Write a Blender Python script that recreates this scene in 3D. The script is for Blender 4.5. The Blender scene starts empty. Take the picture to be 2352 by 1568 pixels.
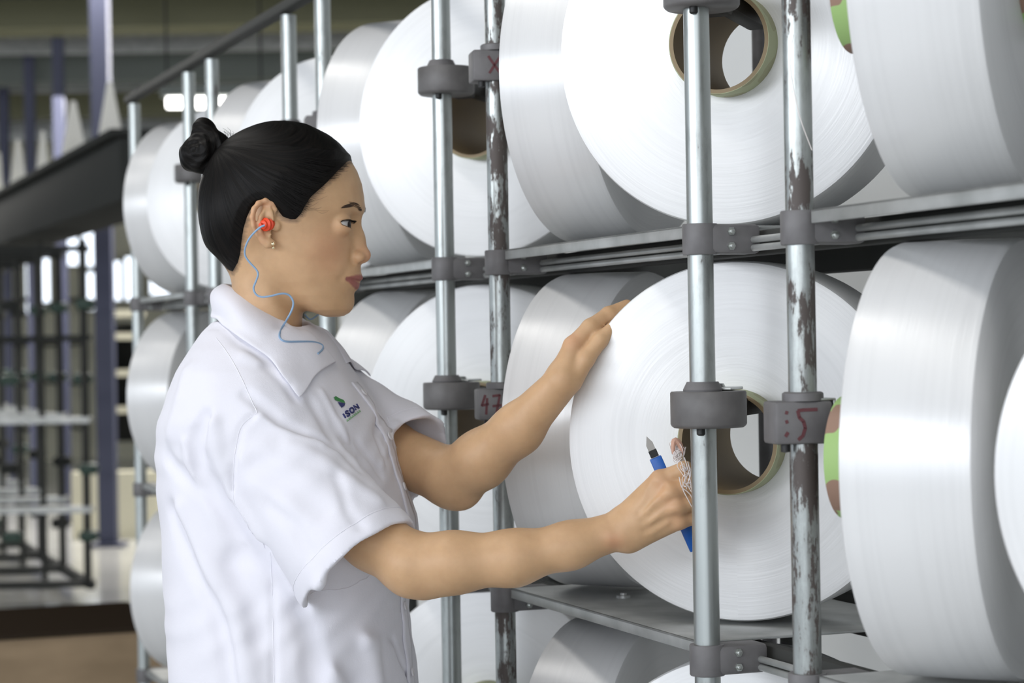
import bpy, bmesh, math, random
import numpy as np
from mathutils import Vector, Matrix

# ---------------------------------------------------------------- scene, camera, light
scn = bpy.context.scene
COL = scn.collection
F_PX, W_PX, H_PX, ROLL = 5000.0, 2352.0, 1568.0, math.radians(1.0)
CAM_Z = 1.36
cam_d = bpy.data.cameras.new('camera'); cam = bpy.data.objects.new('camera', cam_d); COL.objects.link(cam)
cam_d.sensor_width = 36.0; cam_d.lens = 36.0 * F_PX / W_PX
cam.location = (0, 0, CAM_Z)
cam.rotation_euler = (Matrix.Rotation(math.radians(90), 3, 'X') @ Matrix.Rotation(-ROLL, 3, 'Z')).to_euler()
cam_d.clip_start = 0.05; cam_d.clip_end = 200
cam_d.dof.use_dof = True; cam_d.dof.focus_distance = 2.36; cam_d.dof.aperture_fstop = 7.0
scn.camera = cam
scn.view_settings.view_transform = 'Standard'
scn.view_settings.look = 'None'
scn.view_settings.gamma = 1.0
scn.view_settings.use_curve_mapping = False
scn.view_settings.exposure = 0.1
world = bpy.data.worlds.new('daylight'); scn.world = world; world.use_nodes = True
wb = world.node_tree.nodes['Background']; wb.inputs[0].default_value = (0.83, 0.905, 1.0, 1); wb.inputs[1].default_value = 1.42

def area_light(name, loc, target, sx, sy, power, color=(1, 1, 1)):
    d = bpy.data.lights.new(name, 'AREA'); d.shape = 'RECTANGLE'; d.size = sx; d.size_y = sy
    d.energy = power; d.color = color
    o = bpy.data.objects.new(name, d); COL.objects.link(o); o.location = loc
    o.rotation_euler = (Vector(target) - Vector(loc)).to_track_quat('-Z', 'Y').to_euler()
    return o
# daylight from the strip of windows along the left side of the hall
area_light('window_daylight', (-3.9, -0.5, 2.40), (0.2, 2.5, 1.30), 5.0, 1.0, 138, (0.90, 0.94, 1.0))
# two added fills, then rows of fluorescent tubes over the aisle, parallel to the creel
area_light('front_fill_light', (-1.2, -4.2, 2.0), (0.3, 2.4, 1.25), 4.5, 1.4, 56, (0.94, 0.96, 1.0))  # added fill from behind the camera, brightens the lower packages
area_light('fan_fill_light', (-4.6, 5.5, 3.3), (-2.6, 12, 2.6), 2.4, .4, 75, (1.0, 0.98, 0.94))  # added fill, no fitting here, lights the fronts of the far yarn fans
def tube_row(name, x, y, z, length, power):
    o = area_light(name, (x, y, z), (x, y, 0), length, .35, power, (1.0, 0.975, 0.93)); o.rotation_euler = (0, 0, math.radians(110.6)); return o
tube_row('tube_row_light', -.75, 1.6, 3.3, 7.0, 42)
area_light('far_tube_row_light', (-3.6, 15.6, 3.7), (-3.6, 14.6, 0), 6.0, 3.6, 720, (1.0, 0.97, 0.92))

# ---------------------------------------------------------------- helpers
def pix(px, py, depth):
    "world point seen at a pixel of the 2352x1568 frame at a depth along the view axis"
    x, y = px - W_PX / 2, py - H_PX / 2
    c, s = math.cos(ROLL), math.sin(ROLL)
    u, v = x * c - y * s, x * s + y * c
    return Vector((u / F_PX * depth, depth, CAM_Z - v / F_PX * depth))

def tag(o, label=None, cat=None, group=None, kind=None):
    if label: o['label'] = label
    if cat: o['category'] = cat
    if group: o['group'] = group
    if kind: o['kind'] = kind
    return o

def empty(name, loc, label=None, cat=None, group=None, rot=None):
    o = bpy.data.objects.new(name, None); COL.objects.link(o)
    o.empty_display_size = 0.05
    if rot is not None: o.matrix_world = Matrix.Translation(Vector(loc)) @ rot.to_4x4()
    else: o.location = loc
    return tag(o, label, cat, group)

def set_smooth(me, ang=40):
    me.shade_smooth() if hasattr(me, 'shade_smooth') else None
    if ang is not None:
        bm = bmesh.new(); bm.from_mesh(me)
        lim = math.radians(ang)
        for e in bm.edges:
            if len(e.link_faces) == 2 and e.calc_face_angle(0) > lim: e.smooth = False
        bm.to_mesh(me); bm.free()

class MB:
    def __init__(s): s.v = []; s.f = []
    def add(s, vs, fs):
        n = len(s.v); s.v += [tuple(v) for v in vs]; s.f += [tuple(i + n for i in f) for f in fs]; return s
    def box(s, c, size, rot=None, bev=0.0):
        hx, hy, hz = [d / 2 for d in size]; c = Vector(c); R = rot if rot is not None else Matrix.Identity(3)
        b = min(bev, hx * .9, hy * .9, hz * .9)
        if b <= 0:
            vs = [c + R @ Vector((x * hx, y * hy, z * hz)) for x in (-1, 1) for y in (-1, 1) for z in (-1, 1)]
            fs = [(0, 1, 3, 2), (4, 6, 7, 5), (0, 4, 5, 1), (2, 3, 7, 6), (0, 2, 6, 4), (1, 5, 7, 3)]
            return s.add(vs, fs)
        bm = bmesh.new(); bmesh.ops.create_cube(bm, size=1)
        for v in bm.verts: v.co = Vector((v.co.x * 2 * hx, v.co.y * 2 * hy, v.co.z * 2 * hz))
        bmesh.ops.bevel(bm, geom=bm.edges[:], offset=b, segments=2, affect='EDGES', profile=0.5)
        bm.verts.index_update()
        vs = [c + R @ v.co for v in bm.verts]; fs = [[v.index for v in f.verts] for f in bm.faces]; bm.free()
        return s.add(vs, fs)
    def lathe(s, prof, c, axis, seg=48, closed=False):
        "prof: (radius, height along axis) list"
        axis = Vector(axis).normalized(); c = Vector(c)
        t = Vector((0, 0, 1)) if abs(axis.z) < .9 else Vector((1, 0, 0))
        u = axis.cross(t).normalized(); w = axis.cross(u)
        vs = []; n = len(prof)
        for i in range(seg):
            a = 2 * math.pi * i / seg; d = u * math.cos(a) + w * math.sin(a)
            for r, h in prof: vs.append(c + d * r + axis * h)
        fs = []
        for i in range(seg):
            j = (i + 1) % seg
            for k in range(n if closed else n - 1):
                l = (k + 1) % n
                fs.append((i * n + k, j * n + k, j * n + l, i * n + l))
        if not closed:
            if prof[0][0] > 1e-6: fs.append([i * n for i in range(seg)])
            if prof[-1][0] > 1e-6: fs.append([i * n + n - 1 for i in reversed(range(seg))])
        return s.add(vs, fs)
    def cyl(s, p0, p1, r, seg=20, bev=0.0, r1=None):
        p0, p1 = Vector(p0), Vector(p1); L = (p1 - p0).length; r1 = r if r1 is None else r1
        if bev: prof = [(r - bev, 0), (r, bev), (r1, L - bev), (r1 - bev, L)]
        else: prof = [(r, 0), (r1, L)]
        return s.lathe(prof, p0, p1 - p0, seg)
    def tube(s, pts, r, seg=8, closed=False):
        pts = [Vector(p) for p in pts]; n = len(pts); rr = r if hasattr(r, '__len__') else [r] * n
        rings = []; N = None
        for i, p in enumerate(pts):
            if closed: t = (pts[(i + 1) % n] - pts[i - 1])
            else: t = pts[min(i + 1, n - 1)] - pts[max(i - 1, 0)]
            t.normalize()
            if N is None:
                a = Vector((0, 0, 1)) if abs(t.z) < .9 else Vector((1, 0, 0)); N = t.cross(a).normalized()
            N = (N - t * N.dot(t)).normalized(); B = t.cross(N)
            rings.append([p + (N * math.cos(2 * math.pi * k / seg) + B * math.sin(2 * math.pi * k / seg)) * rr[i] for k in range(seg)])
        vs = [v for R in rings for v in R]; fs = []
        for i in range(n if closed else n - 1):
            j = (i + 1) % n
            for k in range(seg):
                l = (k + 1) % seg; fs.append((i * seg + k, i * seg + l, j * seg + l, j * seg + k))
        if not closed:
            fs.append(list(reversed(range(seg)))); fs.append([(n - 1) * seg + k for k in range(seg)])
        return s.add(vs, fs)
    def prism(s, poly, thick, M):
        "poly: 2D outline in local xy, extruded along local z by thick; M 4x4"
        n = len(poly)
        vs = [M @ Vector((x, y, 0)) for x, y in poly] + [M @ Vector((x, y, thick)) for x, y in poly]
        fs = [list(reversed(range(n))), [n + i for i in range(n)]] + [(i, (i + 1) % n, n + (i + 1) % n, n + i) for i in range(n)]
        return s.add(vs, fs)
    def mesh(s, name, smooth=40):
        me = bpy.data.meshes.new(name); me.from_pydata([tuple(v) for v in s.v], [], [list(f) for f in s.f]); me.update()
        bm = bmesh.new(); bm.from_mesh(me); bmesh.ops.recalc_face_normals(bm, faces=bm.faces[:]); bm.to_mesh(me); bm.free()
        if smooth is not None: set_smooth(me, smooth)
        return me
    def build(s, name, mat, parent=None, smooth=40, world=False):
        me = s.mesh(name, smooth); return link(name, me, mat, parent, world)

def link(name, me, mat, parent=None, world=False):
    o = bpy.data.objects.new(name, me); COL.objects.link(o)
    if mat is not None and not me.materials: me.materials.append(mat)
    if parent is not None:
        o.parent = parent
        if world: o.matrix_parent_inverse = matw(parent).inverted()   # mesh given in world coordinates
    return o

def matw(o):
    m = Matrix.Translation(o.location) @ o.rotation_euler.to_matrix().to_4x4()
    if o.parent: m = matw(o.parent) @ o.matrix_parent_inverse @ m
    return m

# ---------------------------------------------------------------- materials
def mat(name, color=(.5, .5, .5), rough=.5, metal=0.0, spec=.5):
    m = bpy.data.materials.new(name); m.use_nodes = True
    b = m.node_tree.nodes['Principled BSDF']
    b.inputs['Base Color'].default_value = (*color, 1); b.inputs['Roughness'].default_value = rough
    b.inputs['Metallic'].default_value = metal; b.inputs['Specular IOR Level'].default_value = spec
    return m
def N(m, t, **kw):
    n = m.node_tree.nodes.new(t)
    for k, v in kw.items():
        if k in n.inputs and not hasattr(n, k): n.inputs[k].default_value = v
        else: setattr(n, k, v)
    return n
def L(m, a, b): m.node_tree.links.new(a, b)
def bsdf(m): return m.node_tree.nodes['Principled BSDF']
def ramp(m, fac, stops):
    r = N(m, 'ShaderNodeValToRGB'); e = r.color_ramp.elements
    while len(e) < len(stops): e.new(.5)
    for i, (p, c) in enumerate(stops): e[i].position = p; e[i].color = (*c, 1) if len(c) == 3 else c
    L(m, fac, r.inputs[0]); return r
def noise(m, scale, detail=3, rough=.5, vec=None, stretch=None, coord='Object'):
    if vec is None: tc = N(m, 'ShaderNodeTexCoord'); vec = tc.outputs[coord]
    if stretch:
        mp = N(m, 'ShaderNodeMapping'); mp.inputs['Scale'].default_value = stretch; L(m, vec, mp.inputs[0]); vec = mp.outputs[0]
    n = N(m, 'ShaderNodeTexNoise'); n.inputs['Scale'].default_value = scale; n.inputs['Detail'].default_value = detail
    n.inputs['Roughness'].default_value = rough; L(m, vec, n.inputs['Vector']); return n
def bump(m, h, strength=.3, dist=.001):
    b = N(m, 'ShaderNodeBump'); b.inputs['Strength'].default_value = strength; b.inputs['Distance'].default_value = dist
    L(m, h, b.inputs['Height']); L(m, b.outputs[0], bsdf(m).inputs['Normal']); return b

def yarn_mat():
    m = mat('white_yarn', (.86, .86, .86), .36, .12, 1.0); b = bsdf(m)
    b.inputs['Anisotropic'].default_value = .92; b.inputs['Anisotropic Rotation'].default_value = .25
    tg = N(m, 'ShaderNodeTangent'); tg.direction_type = 'RADIAL'; tg.axis = 'X'; L(m, tg.outputs[0], b.inputs['Tangent'])
    # winding rings: noise stretched round the spool axis (object x): use radius and x
    tc = N(m, 'ShaderNodeTexCoord'); sp = N(m, 'ShaderNodeSeparateXYZ'); L(m, tc.outputs['Object'], sp.inputs[0])
    y2 = N(m, 'ShaderNodeMath', operation='MULTIPLY'); L(m, sp.outputs[1], y2.inputs[0]); L(m, sp.outputs[1], y2.inputs[1])
    z2 = N(m, 'ShaderNodeMath', operation='MULTIPLY_ADD'); L(m, sp.outputs[2], z2.inputs[0]); L(m, sp.outputs[2], z2.inputs[1]); L(m, y2.outputs[0], z2.inputs[2])
    r = N(m, 'ShaderNodeMath', operation='SQRT'); L(m, z2.outputs[0], r.inputs[0])
    cb = N(m, 'ShaderNodeCombineXYZ'); L(m, r.outputs[0], cb.inputs[0]); L(m, sp.outputs[0], cb.inputs[1])
    an = N(m, 'ShaderNodeMath', operation='ARCTAN2'); L(m, sp.outputs[1], an.inputs[0]); L(m, sp.outputs[2], an.inputs[1])
    a2 = N(m, 'ShaderNodeMath', operation='MULTIPLY'); a2.inputs[1].default_value = .004; L(m, an.outputs[0], a2.inputs[0]); L(m, a2.outputs[0], cb.inputs[2])
    n1 = noise(m, 420, 2, .6, cb.outputs[0]); n2 = noise(m, 90, 2, .6, cb.outputs[0])
    mx = N(m, 'ShaderNodeMath', operation='ADD'); L(m, n1.outputs[0], mx.inputs[0]); L(m, n2.outputs[0], mx.inputs[1])
    bump(m, mx.outputs[0], .4, .0006)
    rp = ramp(m, n2.outputs[0], [(.25, (.75, .75, .75)), (.5, (.80, .80, .80))]); L(m, rp.outputs[0], b.inputs['Base Color'])
    rr = N(m, 'ShaderNodeMapRange'); rr.inputs[3].default_value = .33; rr.inputs[4].default_value = .46; L(m, n1.outputs[0], rr.inputs[0]); L(m, rr.outputs[0], b.inputs['Roughness'])
    return m
M = {}
M['yarn'] = yarn_mat()

def core_mat(name, g1, g2, inner):
    m = mat(name, inner, .6); tc = N(m, 'ShaderNodeTexCoord')
    sp = N(m, 'ShaderNodeSeparateXYZ'); L(m, tc.outputs['Object'], sp.inputs[0])
    h = N(m, 'ShaderNodeMath', operation='MULTIPLY'); L(m, sp.outputs[1], h.inputs[0]); L(m, sp.outputs[1], h.inputs[1])
    z2 = N(m, 'ShaderNodeMath', operation='MULTIPLY_ADD'); L(m, sp.outputs[2], z2.inputs[0]); L(m, sp.outputs[2], z2.inputs[1]); L(m, h.outputs[0], z2.inputs[2])
    r = N(m, 'ShaderNodeMath', operation='SQRT'); L(m, z2.outputs[0], r.inputs[0])
    gt = N(m, 'ShaderNodeMath', operation='GREATER_THAN'); L(m, r.outputs[0], gt.inputs[0]); gt.inputs[1].default_value = .0562
    vo = N(m, 'ShaderNodeTexVoronoi'); vo.inputs['Scale'].default_value = 33; 
    nz = noise(m, 30, 2, .5, tc.outputs['Object']); va = N(m, 'ShaderNodeMixRGB'); va.inputs[0].default_value = .02
    L(m, tc.outputs['Object'], va.inputs[1]); L(m, nz.outputs[1], va.inputs[2]); L(m, va.outputs[0], vo.inputs['Vector'])
    rp = ramp(m, vo.outputs['Distance'], [(.47, g2), (.50, g1)])
    mx = N(m, 'ShaderNodeMixRGB'); L(m, gt.outputs[0], mx.inputs[0]); mx.inputs[1].default_value = (*inner, 1); L(m, rp.outputs[0], mx.inputs[2])
    L(m, mx.outputs[0], bsdf(m).inputs['Base Color']); return m
M['core_green'] = core_mat('green_printed_core', (.33, .50, .18), (.29, .18, .13), (.23, .17, .09))
M['core_tan'] = core_mat('tan_core', (.42, .45, .28), (.36, .36, .22), (.27, .20, .11))

def steel_mat(name, rust=0.0):
    m = mat(name, (.45, .47, .46), .36, .85); b = bsdf(m)
    n1 = noise(m, 17, 8, .72, stretch=(1.3, 1.3, .5)); n2 = noise(m, 90, 4, .6, stretch=(2.2, 2.2, .3))
    a = N(m, 'ShaderNodeMath', operation='MULTIPLY_ADD'); L(m, n2.outputs[0], a.inputs[0]); a.inputs[1].default_value = .28; L(m, n1.outputs[0], a.inputs[2])
    t = .78 - rust
    rp = ramp(m, a.outputs[0], [(t - .16, (.40, .425, .415)), (t - .02, (.30, .315, .305)), (t + .015, (.085, .07, .064))])
    L(m, rp.outputs[0], b.inputs['Base Color'])
    r2 = ramp(m, a.outputs[0], [(t - .03, (.33,) * 3), (t + .02, (.58,) * 3)]); L(m, r2.outputs[0], b.inputs['Roughness'])
    r3 = ramp(m, a.outputs[0], [(t - .02, (.8,) * 3), (t + .02, (.2,) * 3)]); L(m, r3.outputs[0], b.inputs['Metallic'])
    return m
M['steel'] = steel_mat('galvanised_steel', -.03)
M['steel_worn'] = steel_mat('worn_steel', .105)
M['tray'] = mat('tray_steel', (.30, .31, .305), .45, .6)
n_ = noise(M['tray'], 20, 4); r_ = ramp(M['tray'], n_.outputs[0], [(.3, (.34, .35, .34)), (.7, (.50, .51, .50))]); L(M['tray'], r_.outputs[0], bsdf(M['tray']).inputs['Base Color'])
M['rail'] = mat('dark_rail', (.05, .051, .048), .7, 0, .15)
M['clamp'] = mat('cast_grey', (.20, .195, .20), .55, .15)
n_ = noise(M['clamp'], 35, 4); r_ = ramp(M['clamp'], n_.outputs[0], [(.3, (.125, .12, .122)), (.7, (.18, .174, .177))]); L(M['clamp'], r_.outputs[0], bsdf(M['clamp']).inputs['Base Color'])
M['drum'] = mat('holder_grey', (.155, .15, .148), .5, .1)
n_ = noise(M['drum'], 40, 4); r_ = ramp(M['drum'], n_.outputs[0], [(.3, (.105, .10, .098)), (.7, (.15, .143, .141))]); L(M['drum'], r_.outputs[0], bsdf(M['drum']).inputs['Base Color'])
M['black'] = mat('black_iron', (.02, .02, .02), .5, .3)
M['bolt'] = mat('zinc_bolt', (.5, .52, .5), .3, .9)
M['redpen'] = mat('red_marker', (.115, .034, .04), .6)
# ---------------------------------------------------------------- the creel (post plane recedes to the left)
TH = math.atan2(1876, F_PX)
AL = Vector((math.sin(TH), -math.cos(TH), 0))      # along the rack towards the camera
BE = Vector((math.cos(TH), math.sin(TH), 0))       # into the rack
UP = Vector((0, 0, 1))
P0 = Vector(((1612 - 1176) / F_PX * 2.25, 2.25, CAM_Z))
BAY, GAP, PITCH = .818, .217, .4357
def rk(a, b, z): return P0 + AL * a + BE * b + UP * z
RROT = Matrix((AL, BE, UP)).transposed()           # local x along, y into the rack, z up
RAILS = [.102, -.332, -.768, -1.2]                 # heights of the rails relative to the camera
TOPZ = .585
FLOOR = -CAM_Z

creel = empty('yarn_creel', rk(0, 0, FLOOR), 'tall steel creel of galvanised posts, grey clamps and trays carrying the white yarn packages', 'creel')
front_posts = [('f', k) for k in range(-3, 2)]; back_posts = [('b', k) for k in range(-4, 1)]
def post_a(t, k): return BAY * k + (GAP if t == 'b' else 0)
for t, k in front_posts + back_posts:
    a = post_a(t, k); worn = (t == 'b' and k >= -1)
    top = TOPZ - .012 if k < 0 or t == 'f' else TOPZ - .012
    mb = MB()
    mb.lathe([(.0115, 0), (.0135, .0), (.0135, top - FLOOR), (.0115, top - FLOOR)], rk(a, 0, FLOOR), UP, 28)
    mb.build('post', M['steel_worn' if worn else 'steel'], creel, world=True)
    # clamps tie the post to the rails behind it
    for z in RAILS[:3]:
        if t == 'f' and k == 1: continue
        c = MB(); c.lathe([(.014, -.016), (.0178, -.016), (.0185, -.0145), (.0185, .0145), (.0178, .016), (.014, .016)], rk(a, 0, z), UP, 28)
        c.box(rk(a, .030, z), (.0345, .064, .0305), RROT, .005)
        co = c.build('clamp', M['clamp'], creel, world=True)
        for dz in (.0075, -.0075):
            b = MB(); q = rk(a + .0171, .027, z + dz)
            b.lathe([(.0046, 0), (.0046, .002), (.0042, .0026)], q, AL, 6); b.lathe([(.0027, .0024), (.0027, .0045), (.0018, .005)], q, AL, 12)
            b.build('bolt', M['bolt'], co, world=True)
a0, a1 = BAY * -4 + GAP - .03, BAY * 1 + .3
rails = []
for z in RAILS[:3]:
    m_ = MB(); m_.box(rk((a0 + a1) / 2, .078, z - .003), (a1 - a0, .016, .026), RROT, .003); m_.build('rail', M['rail'], creel, world=True)
    for dz in (-.001, -.0095):
        m_ = MB(); m_.cyl(rk(a0, .053, z + dz), rk(a1, .053, z + dz), .0036, 12); m_.build('guide_rod', M['tray'], creel, world=True)
    m_ = MB(); m_.box(rk((a0 + a1) / 2, .33, z), (a1 - a0, .03, .05), RROT, .004); m_.build('rail', M['rail'], creel, world=True)
    # sheet-metal tray under each bay of packages, front edge folded down
    for k in range(-4, 1):
        x0, x1 = BAY * k + GAP + .022, BAY * (k + 1) - .022
        t_ = MB(); t_.box(rk((x0 + x1) / 2, .150, z + .0145), (x1 - x0, .30, .003), RROT, .001)
        t_.box(rk((x0 + x1) / 2, .0015, z + .0095), (x1 - x0, .003, .013), RROT, .001)
        for xb in (.3, .7): t_.lathe([(.009, 0), (.009, .003), (.004, .0035), (.004, .006), (0, .0065)], rk(x0 + (x1 - x0) * xb, .085, z + .016), UP, 12)
        t_.build('tray', M['tray'], creel, world=True)
tr = MB(); tr.box(rk((a0 + BAY * 1.2) / 2, -.006, TOPZ), (BAY * 1.2 - a0, .026, .018), RROT, .004); tr.build('top_rail', M['rail'], creel, world=True)
for t, k in back_posts + [('b', 1)]:      # inner row of posts on the far side of the packages
    for off, r_, mt in ((.0, .019, 'rail'), (-.07, .010, 'clamp')):
        m_ = MB(); m_.cyl(rk(post_a(t, k) + .13 + off, .35, FLOOR), rk(post_a(t, k) + .13 + off, .35, TOPZ), r_, 16); m_.build('inner_post', M[mt], creel, world=True)

# ---------------------------------------------------------------- yarn packages
R_PK, R_CO, R_CI = .1985, .0575, .0520
def package_meshes(Lp, c0, c1, seg=160):
    y = MB(); h = Lp / 2
    prof = [(R_CO - .001, -h + .004), (.075, -h + .001), (.12, -h), (R_PK - .006, -h), (R_PK - .0018, -h + .0018), (R_PK, -h + .006),
            (R_PK + .0006, 0), (R_PK, h - .006), (R_PK - .0018, h - .0018), (R_PK - .006, h), (.12, h), (.075, h - .001), (R_CO - .001, h - .004)]
    y.lathe(prof, (0, 0, 0), (1, 0, 0), seg, closed=True)
    c = MB()
    c.lathe([(R_CI, -h - c0), (R_CO - .0008, -h - c0), (R_CO, -h - c0 + .001), (R_CO, h + c1 - .001), (R_CO - .0008, h + c1), (R_CI, h + c1)], (0, 0, 0), (1, 0, 0), 72, closed=True)
    return y.mesh('yarn'), c.mesh('core_tube')
# type A: turned to face the aisle, local +x is the face seen; type B: turned away, local -x is the far left end
LA, LB = .118, .116
meshA = package_meshes(LA, .028, .028); meshB = package_meshes(LB, .061, .03)
def face_dir(kind):
    ph = math.radians(46 if kind == 'A' else 48)
    return AL * math.sin(ph) - BE * math.cos(ph) if kind == 'A' else AL * math.sin(ph) + BE * math.cos(ph)
PK = {}
def package(kind, k, z, label, group, core, da=0, db=0, dz=0, spin=0.0):
    n = face_dir(kind)
    if kind == 'A': c = rk(-.1175 + BAY * k + da, .0982 + db, -.1138 + z * PITCH + dz) - n * (LA / 2)
    else: c = rk(.2822 + BAY * k + da, .0782 + db, -.1136 + z * PITCH + dz) + n * (LB / 2)
    rot = Matrix((n, UP.cross(n), UP)).transposed() @ Matrix.Rotation(spin, 3, 'X')
    root = empty('yarn_package', c, label, 'yarn package', group, rot)
    ms = meshA if kind == 'A' else meshB
    link('yarn', ms[0], M['yarn'], root)
    co = ms[1] if not ms[1].materials else ms[1].copy()
    co.materials.clear(); link('core_tube', co, M[core], root)
    PK[(kind, k, z)] = root
    return root
g1 = 'white yarn packages turned to face the aisle'; g2 = 'white yarn packages turned edge-on to the aisle'
package('A', 0, 0, "white yarn package whose face the woman's hands are touching, middle row", g1, 'core_tan', db=-.004)
package('A', 0, 1, 'white yarn package facing forward, directly above the one being touched, hollow core showing', g1, 'core_tan', spin=.7, db=-.006)
package('A', 0, -1, 'white yarn package just peeking in at the bottom edge, below the one being touched', g1, 'core_tan', spin=1.7)
package('A', 1, 0, 'white yarn package face cut off by the right edge of the photo, middle row', g1, 'core_green', da=.0, db=.027)
package('A', -1, 0, "white yarn package face behind the woman's bent left elbow, holder marked 47 before it", g1, 'core_tan', da=0, spin=2.)
package('A', -1, 1, 'white yarn package face in the top row behind the holder marked X', g1, 'core_tan', da=-.004, spin=.4)
package('A', -1, -1, "white yarn package face in the bottom row under the woman's near forearm", g1, 'core_tan', da=-.004, spin=3.)
package('A', -2, 1, "white yarn package face in the top row, just above the woman's head", g1, 'core_tan', spin=1.2)
package('A', -3, 1, 'white yarn package face in the top row behind the hair bun', g1, 'core_tan', spin=2.4)
package('B', 0, 0, 'white yarn package edge-on with green spotted core, right of the holder marked 5', g2, 'core_green', db=-.006)
package('B', 0, 1, 'white yarn package edge-on at the top right corner, green spotted core poking out', g2, 'core_green', spin=.8, db=.008)
package('B', -1, 0, "white yarn package edge-on in the middle row behind the woman's raised left hand", g2, 'core_tan', da=-.02, spin=2)
package('B', -1, 1, 'white yarn package edge-on in the top row, right of the holder marked X', g2, 'core_tan', da=-.006)
package('B', -1, -1, 'white yarn package edge-on in the bottom row beneath the sloping tray', g2, 'core_green', da=-.006, spin=1)
package('B', -2, 1, "white yarn package edge-on in the top row, right before the woman's forehead", g2, 'core_tan', da=-.006)
package('B', -2, 0, "white yarn package edge-on in the middle row, right of the woman's collar", g2, 'core_tan', da=-.005)
package('B', -3, 1, 'white yarn package edge-on just above the hair bun, mostly hidden', g2, 'core_tan')
package('B', -4, 1, 'leftmost white yarn package of the top row, edge-on left of the hair bun', g2, 'core_tan')
package('B', -4, 0, "leftmost white yarn package of the middle row, edge-on behind the woman's nape", g2, 'core_tan')
package('B', -4, -1, "leftmost white yarn package of the bottom row, edge-on behind the woman's lower back", g2, 'core_tan')
package('B', -4, -2, "white yarn package barely showing at the bottom edge behind the woman's back", g2, 'core_tan')

# ---------------------------------------------------------------- package holders clipped to the posts
def stroke(mb, pts, origin, ux, uy, nrm, w=.0018, th=.0004):
    P = [origin + ux * x + uy * y for x, y in pts]
    for p, q in zip(P, P[1:]):
        d = (q - p); Ld = d.length; d = d / Ld; s = nrm.cross(d)
        mb.add([p - d * w * .4 + s * w, q + d * w * .4 + s * w, q + d * w * .4 - s * w, p - d * w * .4 - s * w,
                p - d * w * .4 + s * w + nrm * th, q + d * w * .4 + s * w + nrm * th, q + d * w * .4 - s * w + nrm * th, p - d * w * .4 - s * w + nrm * th],
               [(0, 3, 2, 1), (4, 5, 6, 7), (0, 1, 5, 4), (1, 2, 6, 5), (2, 3, 7, 6), (3, 0, 4, 7)])
def drum_holder(k, z, label, dz=0):
    zc = -.0735 + z * PITCH + dz
    p = rk(BAY * k, 0, zc); root = empty('drum_holder', p, label, 'package holder', 'round holders on the front posts')
    mb = MB(); c = Vector((.006, .006, 0)); n = -face_dir('A')
    cw = p + Vector((.006, .004, 0))
    mb.lathe([(.0, -.019), (.036, -.019), (.0385, -.017), (.0395, -.015), (.0395, .017), (.0385, .0185), (.0, .0185)], cw, UP, 56)
    mb.build('drum', M['drum'], root, world=True)
    m2 = MB(); m2.lathe([(.0137, .0), (.020, .0), (.0205, .002), (.0165, .010), (.0137, .010)], p + UP * .0185, UP, 36); m2.build('collar', M['clamp'], root, world=True)
    m3 = MB(); m3.lathe([(.0045, 0), (.0045, -.006), (.003, -.0075), (.0, -.0075)], p - UP * .019 + Vector((-.004, -.0165, 0)), UP, 14); m3.build('bolt', M['black'], root, world=True)
    # the arm that the cardboard core hangs on; its top runs along the roof of the core
    fc = rk(-.1175 + BAY * k, .0982, -.1138 + z * PITCH)
    top = fc + UP * (R_CI - .013); s = Vector((cw.x, cw.y, top.z)) + n * .028; e = top + n * .105
    m4 = MB(); d = (e - s); dl = d.length; d.normalize(); R = Matrix((d, UP.cross(d), UP)).transposed()
    m4.box((s + e) / 2, (dl, .026, .020), R, .004); m4.box(cw + d * .052 - UP * .002, (.05, .030, .030), R, .004)
    m4.build('arm', M['black'], root, world=True)
    m5 = MB(); m5.box(cw + d * .034 + UP * .0205, (.055, .045, .003), R, .001); m5.lathe([(0, .0045), (.008, .004), (.010, 0)], cw + d * .034 + UP * .0218, UP, 16)
    m5.build('top_plate', M['bolt'], root, world=True)
    return root
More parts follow.
